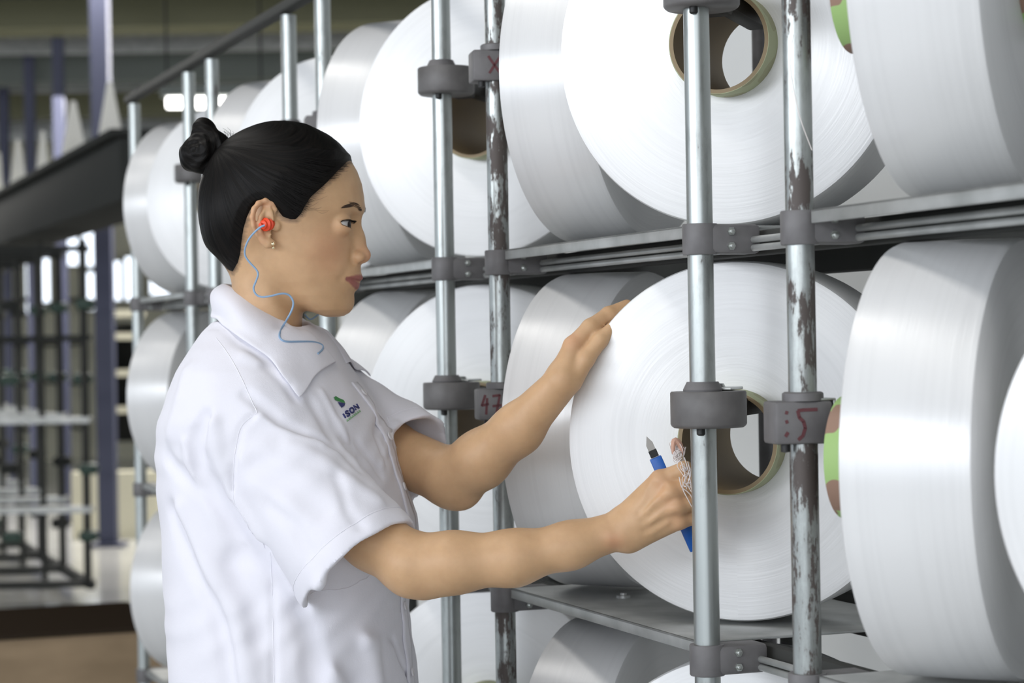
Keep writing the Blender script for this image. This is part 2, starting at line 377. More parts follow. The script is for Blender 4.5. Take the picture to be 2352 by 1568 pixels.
def block_holder(k, z, label, glyph, dz=0):
    zc = -.0805 + z * PITCH + dz
    p = rk(GAP + BAY * k, 0, zc); root = empty('block_holder', p, label, 'package holder', 'square holders on the back posts')
    X = Vector((.985, .17, 0)).normalized(); Yv = UP.cross(X); R = Matrix((X, Yv, UP)).transposed()
    c = p + X * -.004 + Yv * .004
    mb = MB(); mb.box(c, (.056, .042, .040), R, .003); mb.build('block', M['clamp'], root, world=True)
    m2 = MB(); m2.lathe([(.0137, 0), (.0195, 0), (.0195, .007), (.0175, .0085), (.0137, .0085)], p + UP * .020, UP, 36); m2.build('collar', M['clamp'], root, world=True)
    m3 = MB(); m3.box(c + X * .018 + UP * .0212, (.028, .036, .0024), R, .0008); m3.box(c + X * .0305 + UP * .002, (.0024, .036, .040), R, .0008)
    m3.lathe([(.0, .005), (.006, .0045), (.0085, 0)], c + X * .014 + UP * .0223, UP, 16); m3.build('plate', M['bolt'], root, world=True)
    n = face_dir('B'); fc = rk(.2822 + BAY * k, .0782, -.1136 + z * PITCH)
    st = fc - n * .085 + UP * (R_CI - .014); en = fc + n * .09 + UP * (R_CI - .014)
    d = n; R2 = Matrix((d, UP.cross(d), UP)).transposed()
    m4 = MB(); m4.box((st + en) / 2, ((en - st).length, .024, .022), R2, .004)
    q = c + X * .036; m4.box((q + st) / 2 + UP * -.004, ((q - st).length + .03, .028, .034), Matrix(((st - q).normalized(), UP.cross((st - q).normalized()), (st - q).normalized().cross(UP.cross((st - q).normalized())))).transposed(), .004)
    m4.build('arm', M['black'], root, world=True)
    m5 = MB(); m5.lathe([(.0045, 0), (.0045, -.007), (0, -.008)], c - UP * .02 - X * .016 - Yv * .012, UP, 12); m5.build('bolt', M['black'], root, world=True)
    g = MB(); o = c - Yv * .0211
    for pts in glyph: stroke(g, pts, o, X, UP, -Yv, .0016)
    if glyph: tag(g.build('written_mark', M['redpen'], root, world=True, smooth=None), 'dark red hand-written mark')
    return root
G5 = [[(-.002, .012), (.012, .0122)], [(-.006, .0115), (-.001, .012)], [(-.0065, .011), (-.005, .005), (-.001, .001), (.0005, -.005), (-.002, -.012), (-.006, -.0155)], [(-.018, .010), (-.0165, .0095)], [(-.018, .001), (-.0165, .0015)], [(-.0185, -.012), (-.0165, -.009)]]
G47 = [[(-.020, .012), (-.0245, -.001), (-.016, .001)], [(-.0175, .008), (-.019, -.012)], [(-.010, .011), (-.001, .012), (-.006, -.013)], [(-.010, -.002), (.001, -.001)]]
GX = [[(-.008, .011), (.007, -.011)], [(.007, .011), (-.007, -.010)]]
drum_holder(0, 0, "grey drum-shaped holder on the post right beside the woman's cutter hand")
drum_holder(0, 1, 'grey drum-shaped holder cut off by the top edge, before the open cardboard core', dz=-.003)
drum_holder(-1, 0, "grey drum-shaped holder left of the square holder marked 47, above the woman's elbow")
drum_holder(-1, 1, 'grey drum-shaped holder in the top row beside the square holder marked X')
drum_holder(-1, -1, 'grey drum-shaped holder at the bottom edge, lowest on the posts by the woman')
drum_holder(-2, 1, "grey drum-shaped holder behind the top of the woman's head")
drum_holder(-3, 1, 'small grey drum-shaped holder just below the hair bun')
block_holder(0, 0, 'grey square holder with a dark red hand-written 5', G5)
block_holder(-1, 0, 'grey square holder with faint hand-written 47', G47)
block_holder(-1, 1, 'grey square holder with faint hand-written X in the top row', GX)
block_holder(-1, -1, 'grey square holder at the bottom edge, worn post running through it', [])
block_holder(-2, 1, "grey square holder in the top row above the woman's hairline", [])
# ---------------------------------------------------------------- the hall
def struct(o): o['kind'] = 'structure'; return o
M['floor'] = mat('floor_paint', (.52, .52, .49), .16, 0, .9)
n_ = noise(M['floor'], 1.2, 4); r_ = ramp(M['floor'], n_.outputs[0], [(.3, (.46, .46, .44)), (.7, (.56, .555, .53))]); L(M['floor'], r_.outputs[0], bsdf(M['floor']).inputs['Base Color'])
M['ceiling'] = mat('ceiling_sheet', (.045, .05, .047), .7)
M['wall_r'] = mat('wall_grey', (.86, .87, .86), .8)
M['wall_c'] = mat('wall_cream', (.72, .69, .54), .8)
M['blue'] = mat('blue_column', (.065, .072, .125), .6)
M['beam'] = mat('beam_grey', (.13, .15, .14), .6)
M['beam2'] = mat('beam_olive', (.15, .15, .085), .6)
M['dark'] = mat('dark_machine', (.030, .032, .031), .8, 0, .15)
M['card'] = mat('cardboard', (.30, .215, .13), .8)
n_ = noise(M['card'], 6, 3, stretch=(1, 1, 3)); r_ = ramp(M['card'], n_.outputs[0], [(.3, (.26, .185, .11)), (.7, (.34, .245, .15))]); L(M['card'], r_.outputs[0], bsdf(M['card']).inputs['Base Color'])
M['blackfilm'] = mat('black_film', (.035, .026, .019), 1.0, 0, 0)
M['cream'] = mat('cream_shelf', (.5, .48, .38), .6)
M['greenish'] = mat('green_clip', (.018, .05, .036), .5)
def emis(name, c, s):
    m = mat(name, (.8, .8, .8), .5); b = bsdf(m); b.inputs['Emission Color'].default_value = (*c, 1); b.inputs['Emission Strength'].default_value = s; return m
M['tube'] = emis('lit_tube', (1, .98, .94), 6.0)
M['pane'] = emis('daylit_pane', (.80, .88, 1.0), 2.2)
def slab(name, c, size, m, rot=None): mb = MB(); mb.box(c, size, rot); return struct(mb.build(name, M[m], smooth=None))
slab('floor', (-4, 10, -.05), (30, 38, .1), 'floor')
slab('ceiling', (-4, 10, 4.05), (30, 38, .1), 'ceiling')
slab('wall_far', (-4, 27, 2), (30, .2, 4), 'wall_c')
slab('gap_backing', rk(-2.2, 1.6, 1.2 - CAM_Z), (9.0, .12, 2.4), 'wall_r', RROT)  # added partition: stands in for far-side packages, blocks light from the right
slab('wall_right_far', rk(-12, 8.0, .65), (36, .12, 4.0), 'wall_r', RROT)
slab('light_block_right', rk(2.7, .3, .65), (2.8, .12, 4.0), 'wall_r', RROT)  # added unseen slab that keeps light from the right front off the packages
for i, (y, w, h, mt) in enumerate([(13.6, .25, .28, 'beam'), (15.2, .10, .12, 'tray'), (16.6, .5, .22, 'beam2'), (18.4, .12, .14, 'tray'), (19.6, .4, .25, 'beam'), (21.3, .12, .12, 'tray'), (22.6, .4, .25, 'beam2'), (24.4, .15, .3, 'tray')]):
    slab('trim_%d' % (i + 1), (-4, y, 4.0 - h / 2 - .002), (26, w, h), mt)

def at(px, py, Y): return pix(px, py, Y)
q = at(268, 1160, 15.6); slab('wall_low', (q.x, q.y, .24), (.62, .12, .48), 'wall_c')
# windows in the far wall
k_ = 0
for x0, x1, y0, y1 in [(140, 182, 525, 610), (188, 224, 522, 612), (188, 226, 625, 712), (246, 280, 600, 690), (288, 322, 590, 690), (96, 116, 560, 700), (60, 84, 600, 720), (345, 440, 640, 676)]:
    k_ += 1; p = at((x0 + x1) / 2, (y0 + y1) / 2, 26.85); w, h = (x1 - x0) / F_PX * 26.85, (y1 - y0) / F_PX * 26.85
    fr = MB()
    for sx in (-1, 1): fr.box(p + Vector((sx * (w / 2 + .02), 0, 0)), (.05, .08, h + .09))
    for sz in (-1, 1): fr.box(p + Vector((0, 0, sz * (h / 2 + .02))), (w, .08, .05))
    f = struct(fr.build('window_%d' % k_, M['cream'], smooth=None)); pn = MB(); pn.box(p, (w, .02, h)); pn.build('pane', M['pane'], f, smooth=None)

# blue building columns
for i, (px, wpx, Y, lab) in enumerate([(242, 40, 15.0, 'blue steel column nearest the white packages, standing on the floor'), (145, 24, 17.0, 'blue steel column second from the creel, rising behind the dark shelving'),
                               (78, 22, 19.0, 'blue steel column third from the creel, slim and blurred'), (18, 22, 21.0, 'blue steel column at the far left edge')]):
    b = at(px, 784, Y); w = wpx / F_PX * Y
    o = MB(); o.box((b.x, b.y, 1.99), (w, w, 3.98)); o.box((b.x, b.y, .012), (w * 1.9, w * 1.9, .02))
    tag(o.build('column', M['blue'], smooth=None), lab, 'column', 'blue columns down the hall')

# far creel further down the line: empty frame of posts, shelves and green thread guides
DIRL = Vector((-.375, 1, 0)).normalized(); RL = Matrix((DIRL, Vector((0, 0, 1)).cross(DIRL), UP)).transposed()
fo = Vector((-2.30, 11.7, 0))
fc = empty('far_creel', fo, 'dark empty creel frame of posts and shelves, blurred at the far left', 'creel')
random.seed(4)
def seg3(p, q, r, nm, m, par): mb = MB(); mb.cyl(p, q, r, 8); return mb.build(nm, M[m], par, world=True)
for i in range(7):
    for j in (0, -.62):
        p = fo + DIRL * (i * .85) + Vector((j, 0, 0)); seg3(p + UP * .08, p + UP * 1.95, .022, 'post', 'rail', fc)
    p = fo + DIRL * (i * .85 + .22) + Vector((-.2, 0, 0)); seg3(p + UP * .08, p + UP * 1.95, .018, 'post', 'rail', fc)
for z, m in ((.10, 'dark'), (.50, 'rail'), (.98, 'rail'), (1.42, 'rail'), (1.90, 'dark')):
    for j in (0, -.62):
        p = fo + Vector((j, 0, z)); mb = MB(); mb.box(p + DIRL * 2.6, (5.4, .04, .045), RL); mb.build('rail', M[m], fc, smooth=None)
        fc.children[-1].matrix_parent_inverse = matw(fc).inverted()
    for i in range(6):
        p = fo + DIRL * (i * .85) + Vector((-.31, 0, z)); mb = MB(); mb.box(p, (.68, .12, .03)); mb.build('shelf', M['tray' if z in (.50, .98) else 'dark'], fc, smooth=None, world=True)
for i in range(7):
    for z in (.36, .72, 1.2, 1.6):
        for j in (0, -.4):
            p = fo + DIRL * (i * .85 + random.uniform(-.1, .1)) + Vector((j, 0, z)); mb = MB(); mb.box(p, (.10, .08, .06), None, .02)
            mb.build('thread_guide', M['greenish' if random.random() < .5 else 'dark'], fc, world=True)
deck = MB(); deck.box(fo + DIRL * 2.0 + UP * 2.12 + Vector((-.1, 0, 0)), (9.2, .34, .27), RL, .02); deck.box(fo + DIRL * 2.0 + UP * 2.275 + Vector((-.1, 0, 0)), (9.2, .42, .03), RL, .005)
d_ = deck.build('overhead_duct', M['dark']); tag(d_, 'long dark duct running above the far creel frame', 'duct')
M['fan'] = mat('fan_yarn', (.9, .89, .84), .7)
# white sheets of yarn fanning up from the far deck to the ceiling
for i, (px, pw, ytop, ybot, Y, lab) in enumerate([(262, 62, 190, 350, 12.6, 'fan of white yarn nearest the creel, rising between the blue column and the posts'), (178, 64, 232, 392, 13.9, 'tall white yarn fan between the first two blue columns'),
                                       (104, 36, 300, 420, 15.4, 'narrow dim yarn fan between the second and third blue columns'), (48, 44, 320, 470, 16.6, 'white yarn fan between the third and last blue columns'), (2, 24, 350, 480, 18.0, 'white yarn fan at the left edge of the photo')]):
    Y = 1.9875 / ((px - W_PX / 2) / F_PX + .375); zt = 2.292
    def on(px_, Yy): q = at(px_, 784, Yy); return Vector((q.x, Yy, zt))
    root = empty('yarn_fan', on(px, Y), lab, 'yarn sheet', 'white yarn fans above the far frame')
    n_thr = 9; x0, x1 = px - pw / 2, px + pw / 2
    for k in range(n_thr):
        t = k / (n_thr - 1); b0 = on(x0 + pw * t, Y); tpt = at(x0 + pw * (.25 + .18 * t), ytop, Y)
        w = pw / n_thr / F_PX * Y * .52
        mb = MB(); mb.tube([b0, b0.lerp(tpt, .55), tpt], [w, w * .62, w * .2], 6); mb.build('yarn_band', M['fan'], root, world=True)

# louvred cream rack and things on the far floor
p = at(286, 850, 16.5)
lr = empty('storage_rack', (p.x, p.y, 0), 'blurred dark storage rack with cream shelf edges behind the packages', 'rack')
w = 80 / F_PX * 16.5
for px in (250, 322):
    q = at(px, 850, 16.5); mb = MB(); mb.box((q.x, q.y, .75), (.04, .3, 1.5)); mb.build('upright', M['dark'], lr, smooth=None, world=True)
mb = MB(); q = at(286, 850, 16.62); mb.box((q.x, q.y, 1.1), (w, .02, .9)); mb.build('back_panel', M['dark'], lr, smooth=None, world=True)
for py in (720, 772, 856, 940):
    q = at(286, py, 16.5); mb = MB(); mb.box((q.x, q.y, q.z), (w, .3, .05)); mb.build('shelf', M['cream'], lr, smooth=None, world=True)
# fluorescent fitting behind the bun
p0_, p1_ = at(384, 236, 11.5), at(600, 236, 11.5)
fx = empty('ceiling_lamp', (p0_ + p1_) / 2 + UP * .1, 'lit fluorescent tube lamp hanging beyond the hair bun', 'lamp')
mb = MB(); mb.cyl(p0_, p1_, .030, 16); mb.build('tube', M['tube'], fx, world=True)
mb = MB(); mb.box((p0_ + p1_) / 2 + UP * .06, ((p1_ - p0_).length + .06, .10, .05)); mb.build('housing', M['beam'], fx, smooth=None, world=True)
for q in (p0_, p1_):
    mb = MB(); mb.cyl(q + UP * .08, (q.x, q.y, 4.0), .006, 8); mb.build('hanger', M['dark'], fx, world=True)
# cardboard cartons by the end of the creel
def carton(c, size, lab, lid):
    root = empty('carton', (c[0], c[1], c[2] - size[2] / 2), lab, 'box')
    mb = MB(); mb.box(c, size, RROT, .004); mb.build('carton_body', M['card'], root, world=True)
    mb = MB(); mb.box((c[0], c[1], c[2] + size[2] / 2 + .004), (size[0] + .02, size[1] + .02, .012), RROT, .002); mb.build('cover', M[lid], root, world=True)
    mb = MB()
    mb.box(Vector(c) - BE * (size[1] / 2 + .001) + UP * (size[2] / 2 - .055), (size[0] * .985, .0015, .03), RROT); mb.build('tape', M['cream'], root, smooth=None, world=True)
c_ = at(150, 1420, 6.3)
carton((c_.x - .02, c_.y, (c_.z) / 2 - .003), (.62, .50, c_.z - .012), 'brown cardboard carton with dark cover on the floor behind the woman', 'blackfilm')
# ---------------------------------------------------------------- implicit modelling helpers
class Field:
    def __init__(s, lo, hi, h):
        s.lo = np.array(lo, float); s.h = h
        s.n = np.ceil((np.array(hi) - s.lo) / h).astype(int) + 1
        s.f = np.full(s.n, 1.0, np.float32)
        s.ax = [s.lo[i] + h * np.arange(s.n[i]) for i in range(3)]
    def sub(s, lo, hi):
        a = np.clip(np.floor((np.array(lo) - s.lo) / s.h).astype(int), 0, s.n); b = np.clip(np.ceil((np.array(hi) - s.lo) / s.h).astype(int) + 1, 0, s.n)
        sl = tuple(slice(a[i], b[i]) for i in range(3))
        g = np.meshgrid(*[s.ax[i][sl[i]].astype(np.float32) for i in range(3)], indexing='ij', sparse=True)
        return sl, g
    def put(s, lo, hi, fn, k=.005, op='u'):
        m = max(k * 1.5, .006); sl, g = s.sub(np.array(lo) - m, np.array(hi) + m)
        if any(x.stop <= x.start for x in sl): return
        d = fn(*g); f = s.f[sl]
        if op == 'u': s.f[sl] = smin(f, d, k)
        elif op == 's': s.f[sl] = -smin(-f, d, k)
        elif op == 'i': s.f[sl] = -smin(-f, -d, k)
    def all(s, fn, k=.0, op='u'): s.put(s.lo - 1, s.lo + s.n * s.h + 1, fn, k, op)
    # primitives
    def cone(s, a, b, ra, rb, k=.006, op='u', sq=None):
        a, b = np.array(a, float), np.array(b, float); r = max(ra, rb)
        s.put(np.minimum(a, b) - r, np.maximum(a, b) + r, lambda x, y, z: segd(x, y, z, a, b, ra, rb), k, op)
    def chain(s, pts, rs, k=.006, op='u'):
        for i in range(len(pts) - 1): s.cone(pts[i], pts[i + 1], rs[i], rs[i + 1], k, op)
    def ell(s, c, r, R=None, k=.006, op='u'):
        c = np.array(c, float); r = np.array(r, float); m = r.max()
        def fn(x, y, z):
            x, y, z = x - c[0], y - c[1], z - c[2]
            if R is not None: x, y, z = (R[0][0] * x + R[0][1] * y + R[0][2] * z, R[1][0] * x + R[1][1] * y + R[1][2] * z, R[2][0] * x + R[2][1] * y + R[2][2] * z)
            q = np.sqrt((x / r[0]) ** 2 + (y / r[1]) ** 2 + (z / r[2]) ** 2)
            g = np.sqrt((x / r[0] ** 2) ** 2 + (y / r[1] ** 2) ** 2 + (z / r[2] ** 2) ** 2) + 1e-9
            return q * (q - 1) / g
        s.put(c - m, c + m, fn, k, op)
    def gauss(s, pts, w, amp):
        "raise (amp>0) or press in (amp<0) the surface along a polyline"
        P = np.array(pts, float); lo, hi = P.min(0) - 3 * w, P.max(0) + 3 * w
        sl, g = s.sub(lo, hi)
        if any(x.stop <= x.start for x in sl): return
        d = None; n = len(P) - 1
        for i in range(n):
            e = segd(*g, P[i], P[i + 1], 0, 0); d = e if d is None else np.minimum(d, e)
        s.f[sl] -= (amp * np.exp(-(d / w) ** 2)).astype(np.float32)
    def at(s, p):
        q = (np.array(p) - s.lo) / s.h; i = np.floor(q).astype(int)
        if (i < 0).any() or (i >= s.n - 1).any(): return 1.0
        t = q - i; c = s.f[i[0]:i[0] + 2, i[1]:i[1] + 2, i[2]:i[2] + 2].astype(float)
        c = c[0] * (1 - t[0]) + c[1] * t[0]; c = c[0] * (1 - t[1]) + c[1] * t[1]; return c[0] * (1 - t[2]) + c[1] * t[2]
    def grad(s, p):
        e = s.h; p = np.array(p, float); g = np.array([s.at(p + d) - s.at(p - d) for d in np.eye(3) * e]); return g / (np.linalg.norm(g) + 1e-9)
    def hit(s, px, py, d0, d1, step=.003):
        "first surface point along the view ray of a pixel between two depths"
        Y = d0
        while Y < d1:
            p = pix(px, py, Y)
            if s.at(p) < 0:
                a, b = Y - step, Y
                for _ in range(8):
                    m = (a + b) / 2
                    if s.at(pix(px, py, m)) < 0: b = m
                    else: a = m
                return np.array(pix(px, py, b))
            Y += step
        return None
    def snap(s, p, off=0.0, it=6):
        p = np.array(p, float)
        for _ in range(it): p = p - s.grad(p) * (s.at(p) - off) * .9
        return p
    def nets(s):
        f = s.f; h = s.h; neg = f < 0
        n = s.n; c = np.zeros(tuple(n - 1), np.int8)
        for dx in (0, 1):
            for dy in (0, 1):
                for dz in (0, 1): c += neg[dx:n[0] - 1 + dx, dy:n[1] - 1 + dy, dz:n[2] - 1 + dz]
        act = (c > 0) & (c < 8); I = np.argwhere(act); idx = np.full(tuple(n - 1), -1, np.int32); idx[act] = np.arange(len(I))
        cn = np.array([(x, y, z) for x in (0, 1) for y in (0, 1) for z in (0, 1)])
        val = np.stack([f[I[:, 0] + q[0], I[:, 1] + q[1], I[:, 2] + q[2]] for q in cn], 1).astype(float)
        acc = np.zeros((len(I), 3)); cnt = np.zeros(len(I))
        for i in range(8):
            for j in range(i + 1, 8):
                if abs(cn[i] - cn[j]).sum() != 1: continue
                m = (val[:, i] < 0) != (val[:, j] < 0); t = val[m, i] / (val[m, i] - val[m, j])
                acc[m] += cn[i] + (cn[j] - cn[i]) * t[:, None]; cnt[m] += 1
        V = s.lo + (I + acc / cnt[:, None]) * h
        Q = []
        for a in range(3):
            b, c_ = (a + 1) % 3, (a + 2) % 3
            sl0 = [slice(1, -1)] * 3; sl1 = [slice(1, -1)] * 3; sl0[a] = slice(0, n[a] - 1); sl1[a] = slice(1, n[a])
            A, B = neg[tuple(sl0)], neg[tuple(sl1)]; E = np.argwhere(A != B)
            if not len(E): continue
            sg = A[tuple(E.T)]; off = np.array([1, 1, 1]); off[a] = 0; E = E + off
            def cell(db, dc): q = E.copy(); q[:, b] -= db; q[:, c_] -= dc; return idx[tuple(q.T)]
            q = np.stack([cell(1, 1), cell(0, 1), cell(0, 0), cell(1, 0)], 1)
            q[~sg] = q[~sg][:, ::-1]; Q.append(q)
        Q = np.concatenate(Q); Q = Q[(Q >= 0).all(1)]
        return V, Q
def smin(a, b, k):
    if k <= 0: return np.minimum(a, b)
    h = np.maximum(k - np.abs(a - b), 0) / k
    return np.minimum(a, b) - h * h * k * .25
def segd(x, y, z, a, b, ra, rb):
    ba = b - a; L2 = float(ba @ ba) + 1e-12
    t = np.clip(((x - a[0]) * ba[0] + (y - a[1]) * ba[1] + (z - a[2]) * ba[2]) / L2, 0, 1)
    return np.sqrt((x - a[0] - ba[0] * t) ** 2 + (y - a[1] - ba[1] * t) ** 2 + (z - a[2] - ba[2] * t) ** 2) - (ra + (rb - ra) * t)
def relax(V, Q, it=1, w=.5):
    for _ in range(it):
        acc = np.zeros_like(V); cnt = np.zeros(len(V))
        for a, b in ((0, 1), (1, 2), (2, 3), (3, 0)):
            np.add.at(acc, Q[:, a], V[Q[:, b]]); np.add.at(cnt, Q[:, a], 1); np.add.at(acc, Q[:, b], V[Q[:, a]]); np.add.at(cnt, Q[:, b], 1)
        V = V + w * (acc / np.maximum(cnt, 1)[:, None] - V)
    return V
def np_mesh(name, V, Q):
    me = bpy.data.meshes.new(name); me.vertices.add(len(V)); me.vertices.foreach_set('co', np.asarray(V, np.float32).ravel())
    me.loops.add(Q.size); me.loops.foreach_set('vertex_index', Q.astype(np.int32).ravel())
    me.polygons.add(len(Q)); me.polygons.foreach_set('loop_start', np.arange(0, Q.size, 4, dtype=np.int32))
    me.update(calc_edges=True); me.validate(); me.shade_smooth(); return me
def vcol(me, name, val):
    a = me.attributes.new(name, 'FLOAT', 'POINT'); a.data.foreach_set('value', np.asarray(val, np.float32))
def poly_sd(x, z, poly):
    "signed distance to a 2D polygon, positive inside"
    P = np.array(poly, float); d = None; ins = np.zeros(np.broadcast(x, z).shape, bool)
    for i in range(len(P)):
        a, b = P[i], P[(i + 1) % len(P)]; ba = b - a
        t = np.clip(((x - a[0]) * ba[0] + (z - a[1]) * ba[1]) / (ba @ ba), 0, 1)
        e = np.hypot(x - a[0] - ba[0] * t, z - a[1] - ba[1] * t); d = e if d is None else np.minimum(d, e)
        if a[1] != b[1]:
            c = ((a[1] > z) != (b[1] > z)) & (x < (b[0] - a[0]) * (z - a[1]) / (b[1] - a[1]) + a[0]); ins ^= c
    return np.where(ins, d, -d)
# ---------------------------------------------------------------- the woman: head
def frame(px, py, Y, yaw):
    c, s_ = math.cos(math.radians(yaw)), math.sin(math.radians(yaw))
    return np.array(pix(px, py, Y)), np.array([c, -s_, 0]), np.array([-s_, -c, 0])
OH, FH, SH = frame(655, 500, 2.53, 6)
CAMP = np.array([0, 0, CAM_Z])
def loc2d(px, py, s, O, F, S):
    d = np.array(pix(px, py, 1.0)) - CAMP
    t = (s + (O - CAMP) @ S) / (d @ S); p = CAMP + d * t
    return np.array([(p - O) @ F, s, p[2] - O[2]])
def hl(px, py, s=0.0): return loc2d(px, py, s, OH, FH, SH)          # head-local point (x forward, s to the camera, z up)
def hw(p): p = np.asarray(p); return OH + np.multiply.outer(p[..., 0], FH) + np.multiply.outer(p[..., 1], SH) + np.multiply.outer(p[..., 2], np.array([0, 0, 1.]))
MM = .001
H = Field((-.112, -.098, -.175), (.108, .098, .125), .00115)
def tab(rows):  # rows: (py, px) -> z, x
    q = np.array([hl(px, py) for py, px in rows]); o = np.argsort(q[:, 2]); return q[o, 2], q[o, 0]
zf, xf = tab([(362, 800), (392, 818), (421, 829), (451, 834.5), (474, 836), (490, 832), (505, 825), (520, 821), (545, 820), (570, 820), (600, 823), (613, 828), (625, 829.5), (634, 831), (646, 827), (654, 822), (664, 819), (674, 815.5), (686, 814.5), (699, 813), (710, 809), (718, 802), (726, 788), (730, 770)])
zb, xb = tab([(362, 600), (600, 600), (630, 625), (655, 648), (680, 672), (700, 694), (715, 716), (726, 745), (730, 755)])
zc_, xc = tab([(362, 660), (450, 668), (520, 676), (600, 690), (650, 705), (700, 735), (730, 762)])
zw = np.array([hl(655, py)[2] for py in (362, 400, 450, 500, 545, 580, 620, 650, 680, 700, 715, 726, 730)])[::-1]
ww = (np.array([56, 61, 65, 66.5, 67, 64.5, 60, 55.5, 48.5, 41, 33, 22, 14]) * MM)[::-1]
zp = np.array([hl(655, py)[2] for py in (362, 440, 480, 520, 570, 610, 650, 690, 715)])[::-1]; pp = np.array([2.15, 2.15, 2.1, 1.85, 1.75, 1.62, 1.62, 1.7, 1.8])[::-1]
ztop, zbot = hl(655, 362)[2], hl(655, 729.5)[2]
def face(x, y, z):
    zz = z
    XF, XB, XC, Wd = np.interp(zz, zf, xf), np.interp(zz, zb, xb), np.interp(zz, zc_, xc), np.interp(zz, zw, ww)
    t = x - XC; a = np.where(t > 0, XF - XC, XC - XB); p = np.where(t > 0, np.interp(zz, zp, pp), 2.2)
    A, B = np.abs(t) / a + 1e-6, np.abs(y) / Wd + 1e-6; q = (A ** p + B ** p) ** (1 / p)
    d = (q - 1) / np.maximum(q ** (1 - p) * np.sqrt((A ** (p - 1) / a) ** 2 + (B ** (p - 1) / Wd) ** 2), 4.0)
    return np.maximum(np.maximum(d, zz - ztop), zbot - zz)
H.ell(hl(645, 455), (178 * .506 * MM - .002, .073, 168 * .506 * MM - .002))
H.ell(hl(556, 505), (80 * .506 * MM, .062, 108 * .506 * MM), k=.03)
H.all(face, .010)
# neck with its muscle ridge
NK = [hl(618, 600), hl(616, 680), hl(606, 760), hl(590, 830)]
def neck(x, y, z):
    zs = np.array([p[2] for p in NK])[::-1]; cx = np.array([p[0] for p in NK])[::-1]
    c = np.interp(z, zs, cx); rx = np.interp(z, zs, np.array([.043, .0415, .043, .05])[::-1]); ry = np.interp(z, zs, np.array([.050, .049, .055, .068])[::-1])
    q = np.sqrt(((x - c) / rx) ** 2 + (y / ry) ** 2); return np.maximum((q - 1) * rx, z - hl(618, 560)[2])
H.all(neck, .022)
for sg in (1, -1):
    H.gauss([hl(588, 600, .045 * sg), hl(625, 690, .044 * sg), hl(668, 775, .022 * sg)], .009, .0035)
    H.gauss([hl(700, 640, .056 * sg), hl(640, 625, .058 * sg)], .012, .001)
# cheek, brow
for sg in (1, -1):
    H.gauss([hl(770, 560, .045 * sg), hl(735, 565, .056 * sg)], .016, .0020)
    H.gauss([hl(828, 483, .014 * sg), hl(812, 474, .034 * sg), hl(790, 478, .048 * sg)], .007, .0018)
# nose
H.chain([hl(814, 500), hl(821, 545), hl(832, 585)], [.0048, .0064, .0085], .010)
H.ell(hl(833.5, 586), (.0086, .0085, .0078), k=.004)
for sg in (1, -1):
    H.ell(hl(821, 591, .0105 * sg), (.0085, .0062, .0066), k=.005)
    H.gauss([hl(812, 578, .0185 * sg), hl(808, 592, .0185 * sg), hl(813, 604, .016 * sg)], .0030, -.0024)
    H.ell(hl(829.5, 600, .0082 * sg), (.0046, .0030, .0030), k=.0015, op='s')
    H.gauss([hl(806, 606, .021 * sg), hl(795, 622, .026 * sg), hl(784, 640, .031 * sg)], .006, -.0014)
# lips
def onface(py, s, out=0.0):
    z = hl(800, py)[2]; XF, XC, Wd, p = np.interp(z, zf, xf), np.interp(z, zc_, xc), np.interp(z, zw, ww), np.interp(z, zp, pp)
    return np.array([XC + (XF - XC) * (1 - (abs(s) / Wd) ** p) ** (1 / p) + out, s, z])
LU = [hl(828, 638.5), onface(638.5, .007, -.0010), onface(639, .0135, -.0012), onface(640, .0190, -.0014), onface(641, .0240, -.0016)]
LLO = [hl(819, 656), onface(654.8, .007, -.0010), onface(650.5, .0135, -.0012), onface(645.8, .0185, -.0015), onface(642.3, .0238, -.0018)]
for sg in (1, -1):
    m = np.array([1, sg, 1]); up_ = [p * m - np.array([.0030, 0, 0]) for p in LU]; lo_ = [p * m - np.array([.0032, 0, 0]) for p in LLO]
    H.chain(up_, [.0043, .0041, .0032, .0021, .0012], .004); H.chain(lo_, [.0051, .0047, .0036, .0022, .0012], .004)
    ml = [hl(831, 646.5), onface(646.5, .007, .0018), onface(645, .0135, .001), onface(643.5, .0190), onface(642, .0255)]
    H.gauss([p * m for p in ml], .0017, -.0026)
H.gauss([hl(817, 676, -.012), hl(820, 675, 0), hl(817, 676, .012)], .005, -.0016)
H.gauss([hl(831, 615), hl(832, 628)], .003, -.0009)
# eyes: socket, lids round the ball, almond opening
EYE = []
for sg in (1, -1):
    c = hl(782, 515, .0312 * sg); EYE.append(c)
    H.ell(hl(818, 514, .026 * sg), (.010, .015, .0085), k=.012, op='s')
    H.ell(c, (.0137,) * 3, k=.005)
    def op(x, y, z, c=c, sg=sg):
        X, Yl, Z = x - c[0], (y - c[1]) * sg, z - c[2]
        ph = np.degrees(np.arctan2(Yl, X)); t = (ph - 14) / 66
        hz = .0043 * np.sqrt(np.clip(1 - t * t, 0, 1)) * (1 + .12 * np.clip(-t, -1, 1)); zc = .0002 + .0011 * t
        e = np.abs(Z - zc) - hz; e = np.where(np.abs(t) >= 1, .004, e)
        r = np.sqrt(X * X + Yl * Yl + Z * Z)
        return np.maximum(np.maximum(e, .0118 - r), r - .019)
    H.put(c - .02, c + .02, op, .0012, 's')
    # upper lid crease
    H.gauss([hl(822, 505, .018 * sg), c + np.array([.0128, .002 * sg, .0062]), c + np.array([.0085, .0095 * sg, .0058]), c + np.array([.0015, .0128 * sg, .0040])], .0012, -.0010)
SKF = H.f.copy()      # skin without the ears, for fitting the hair
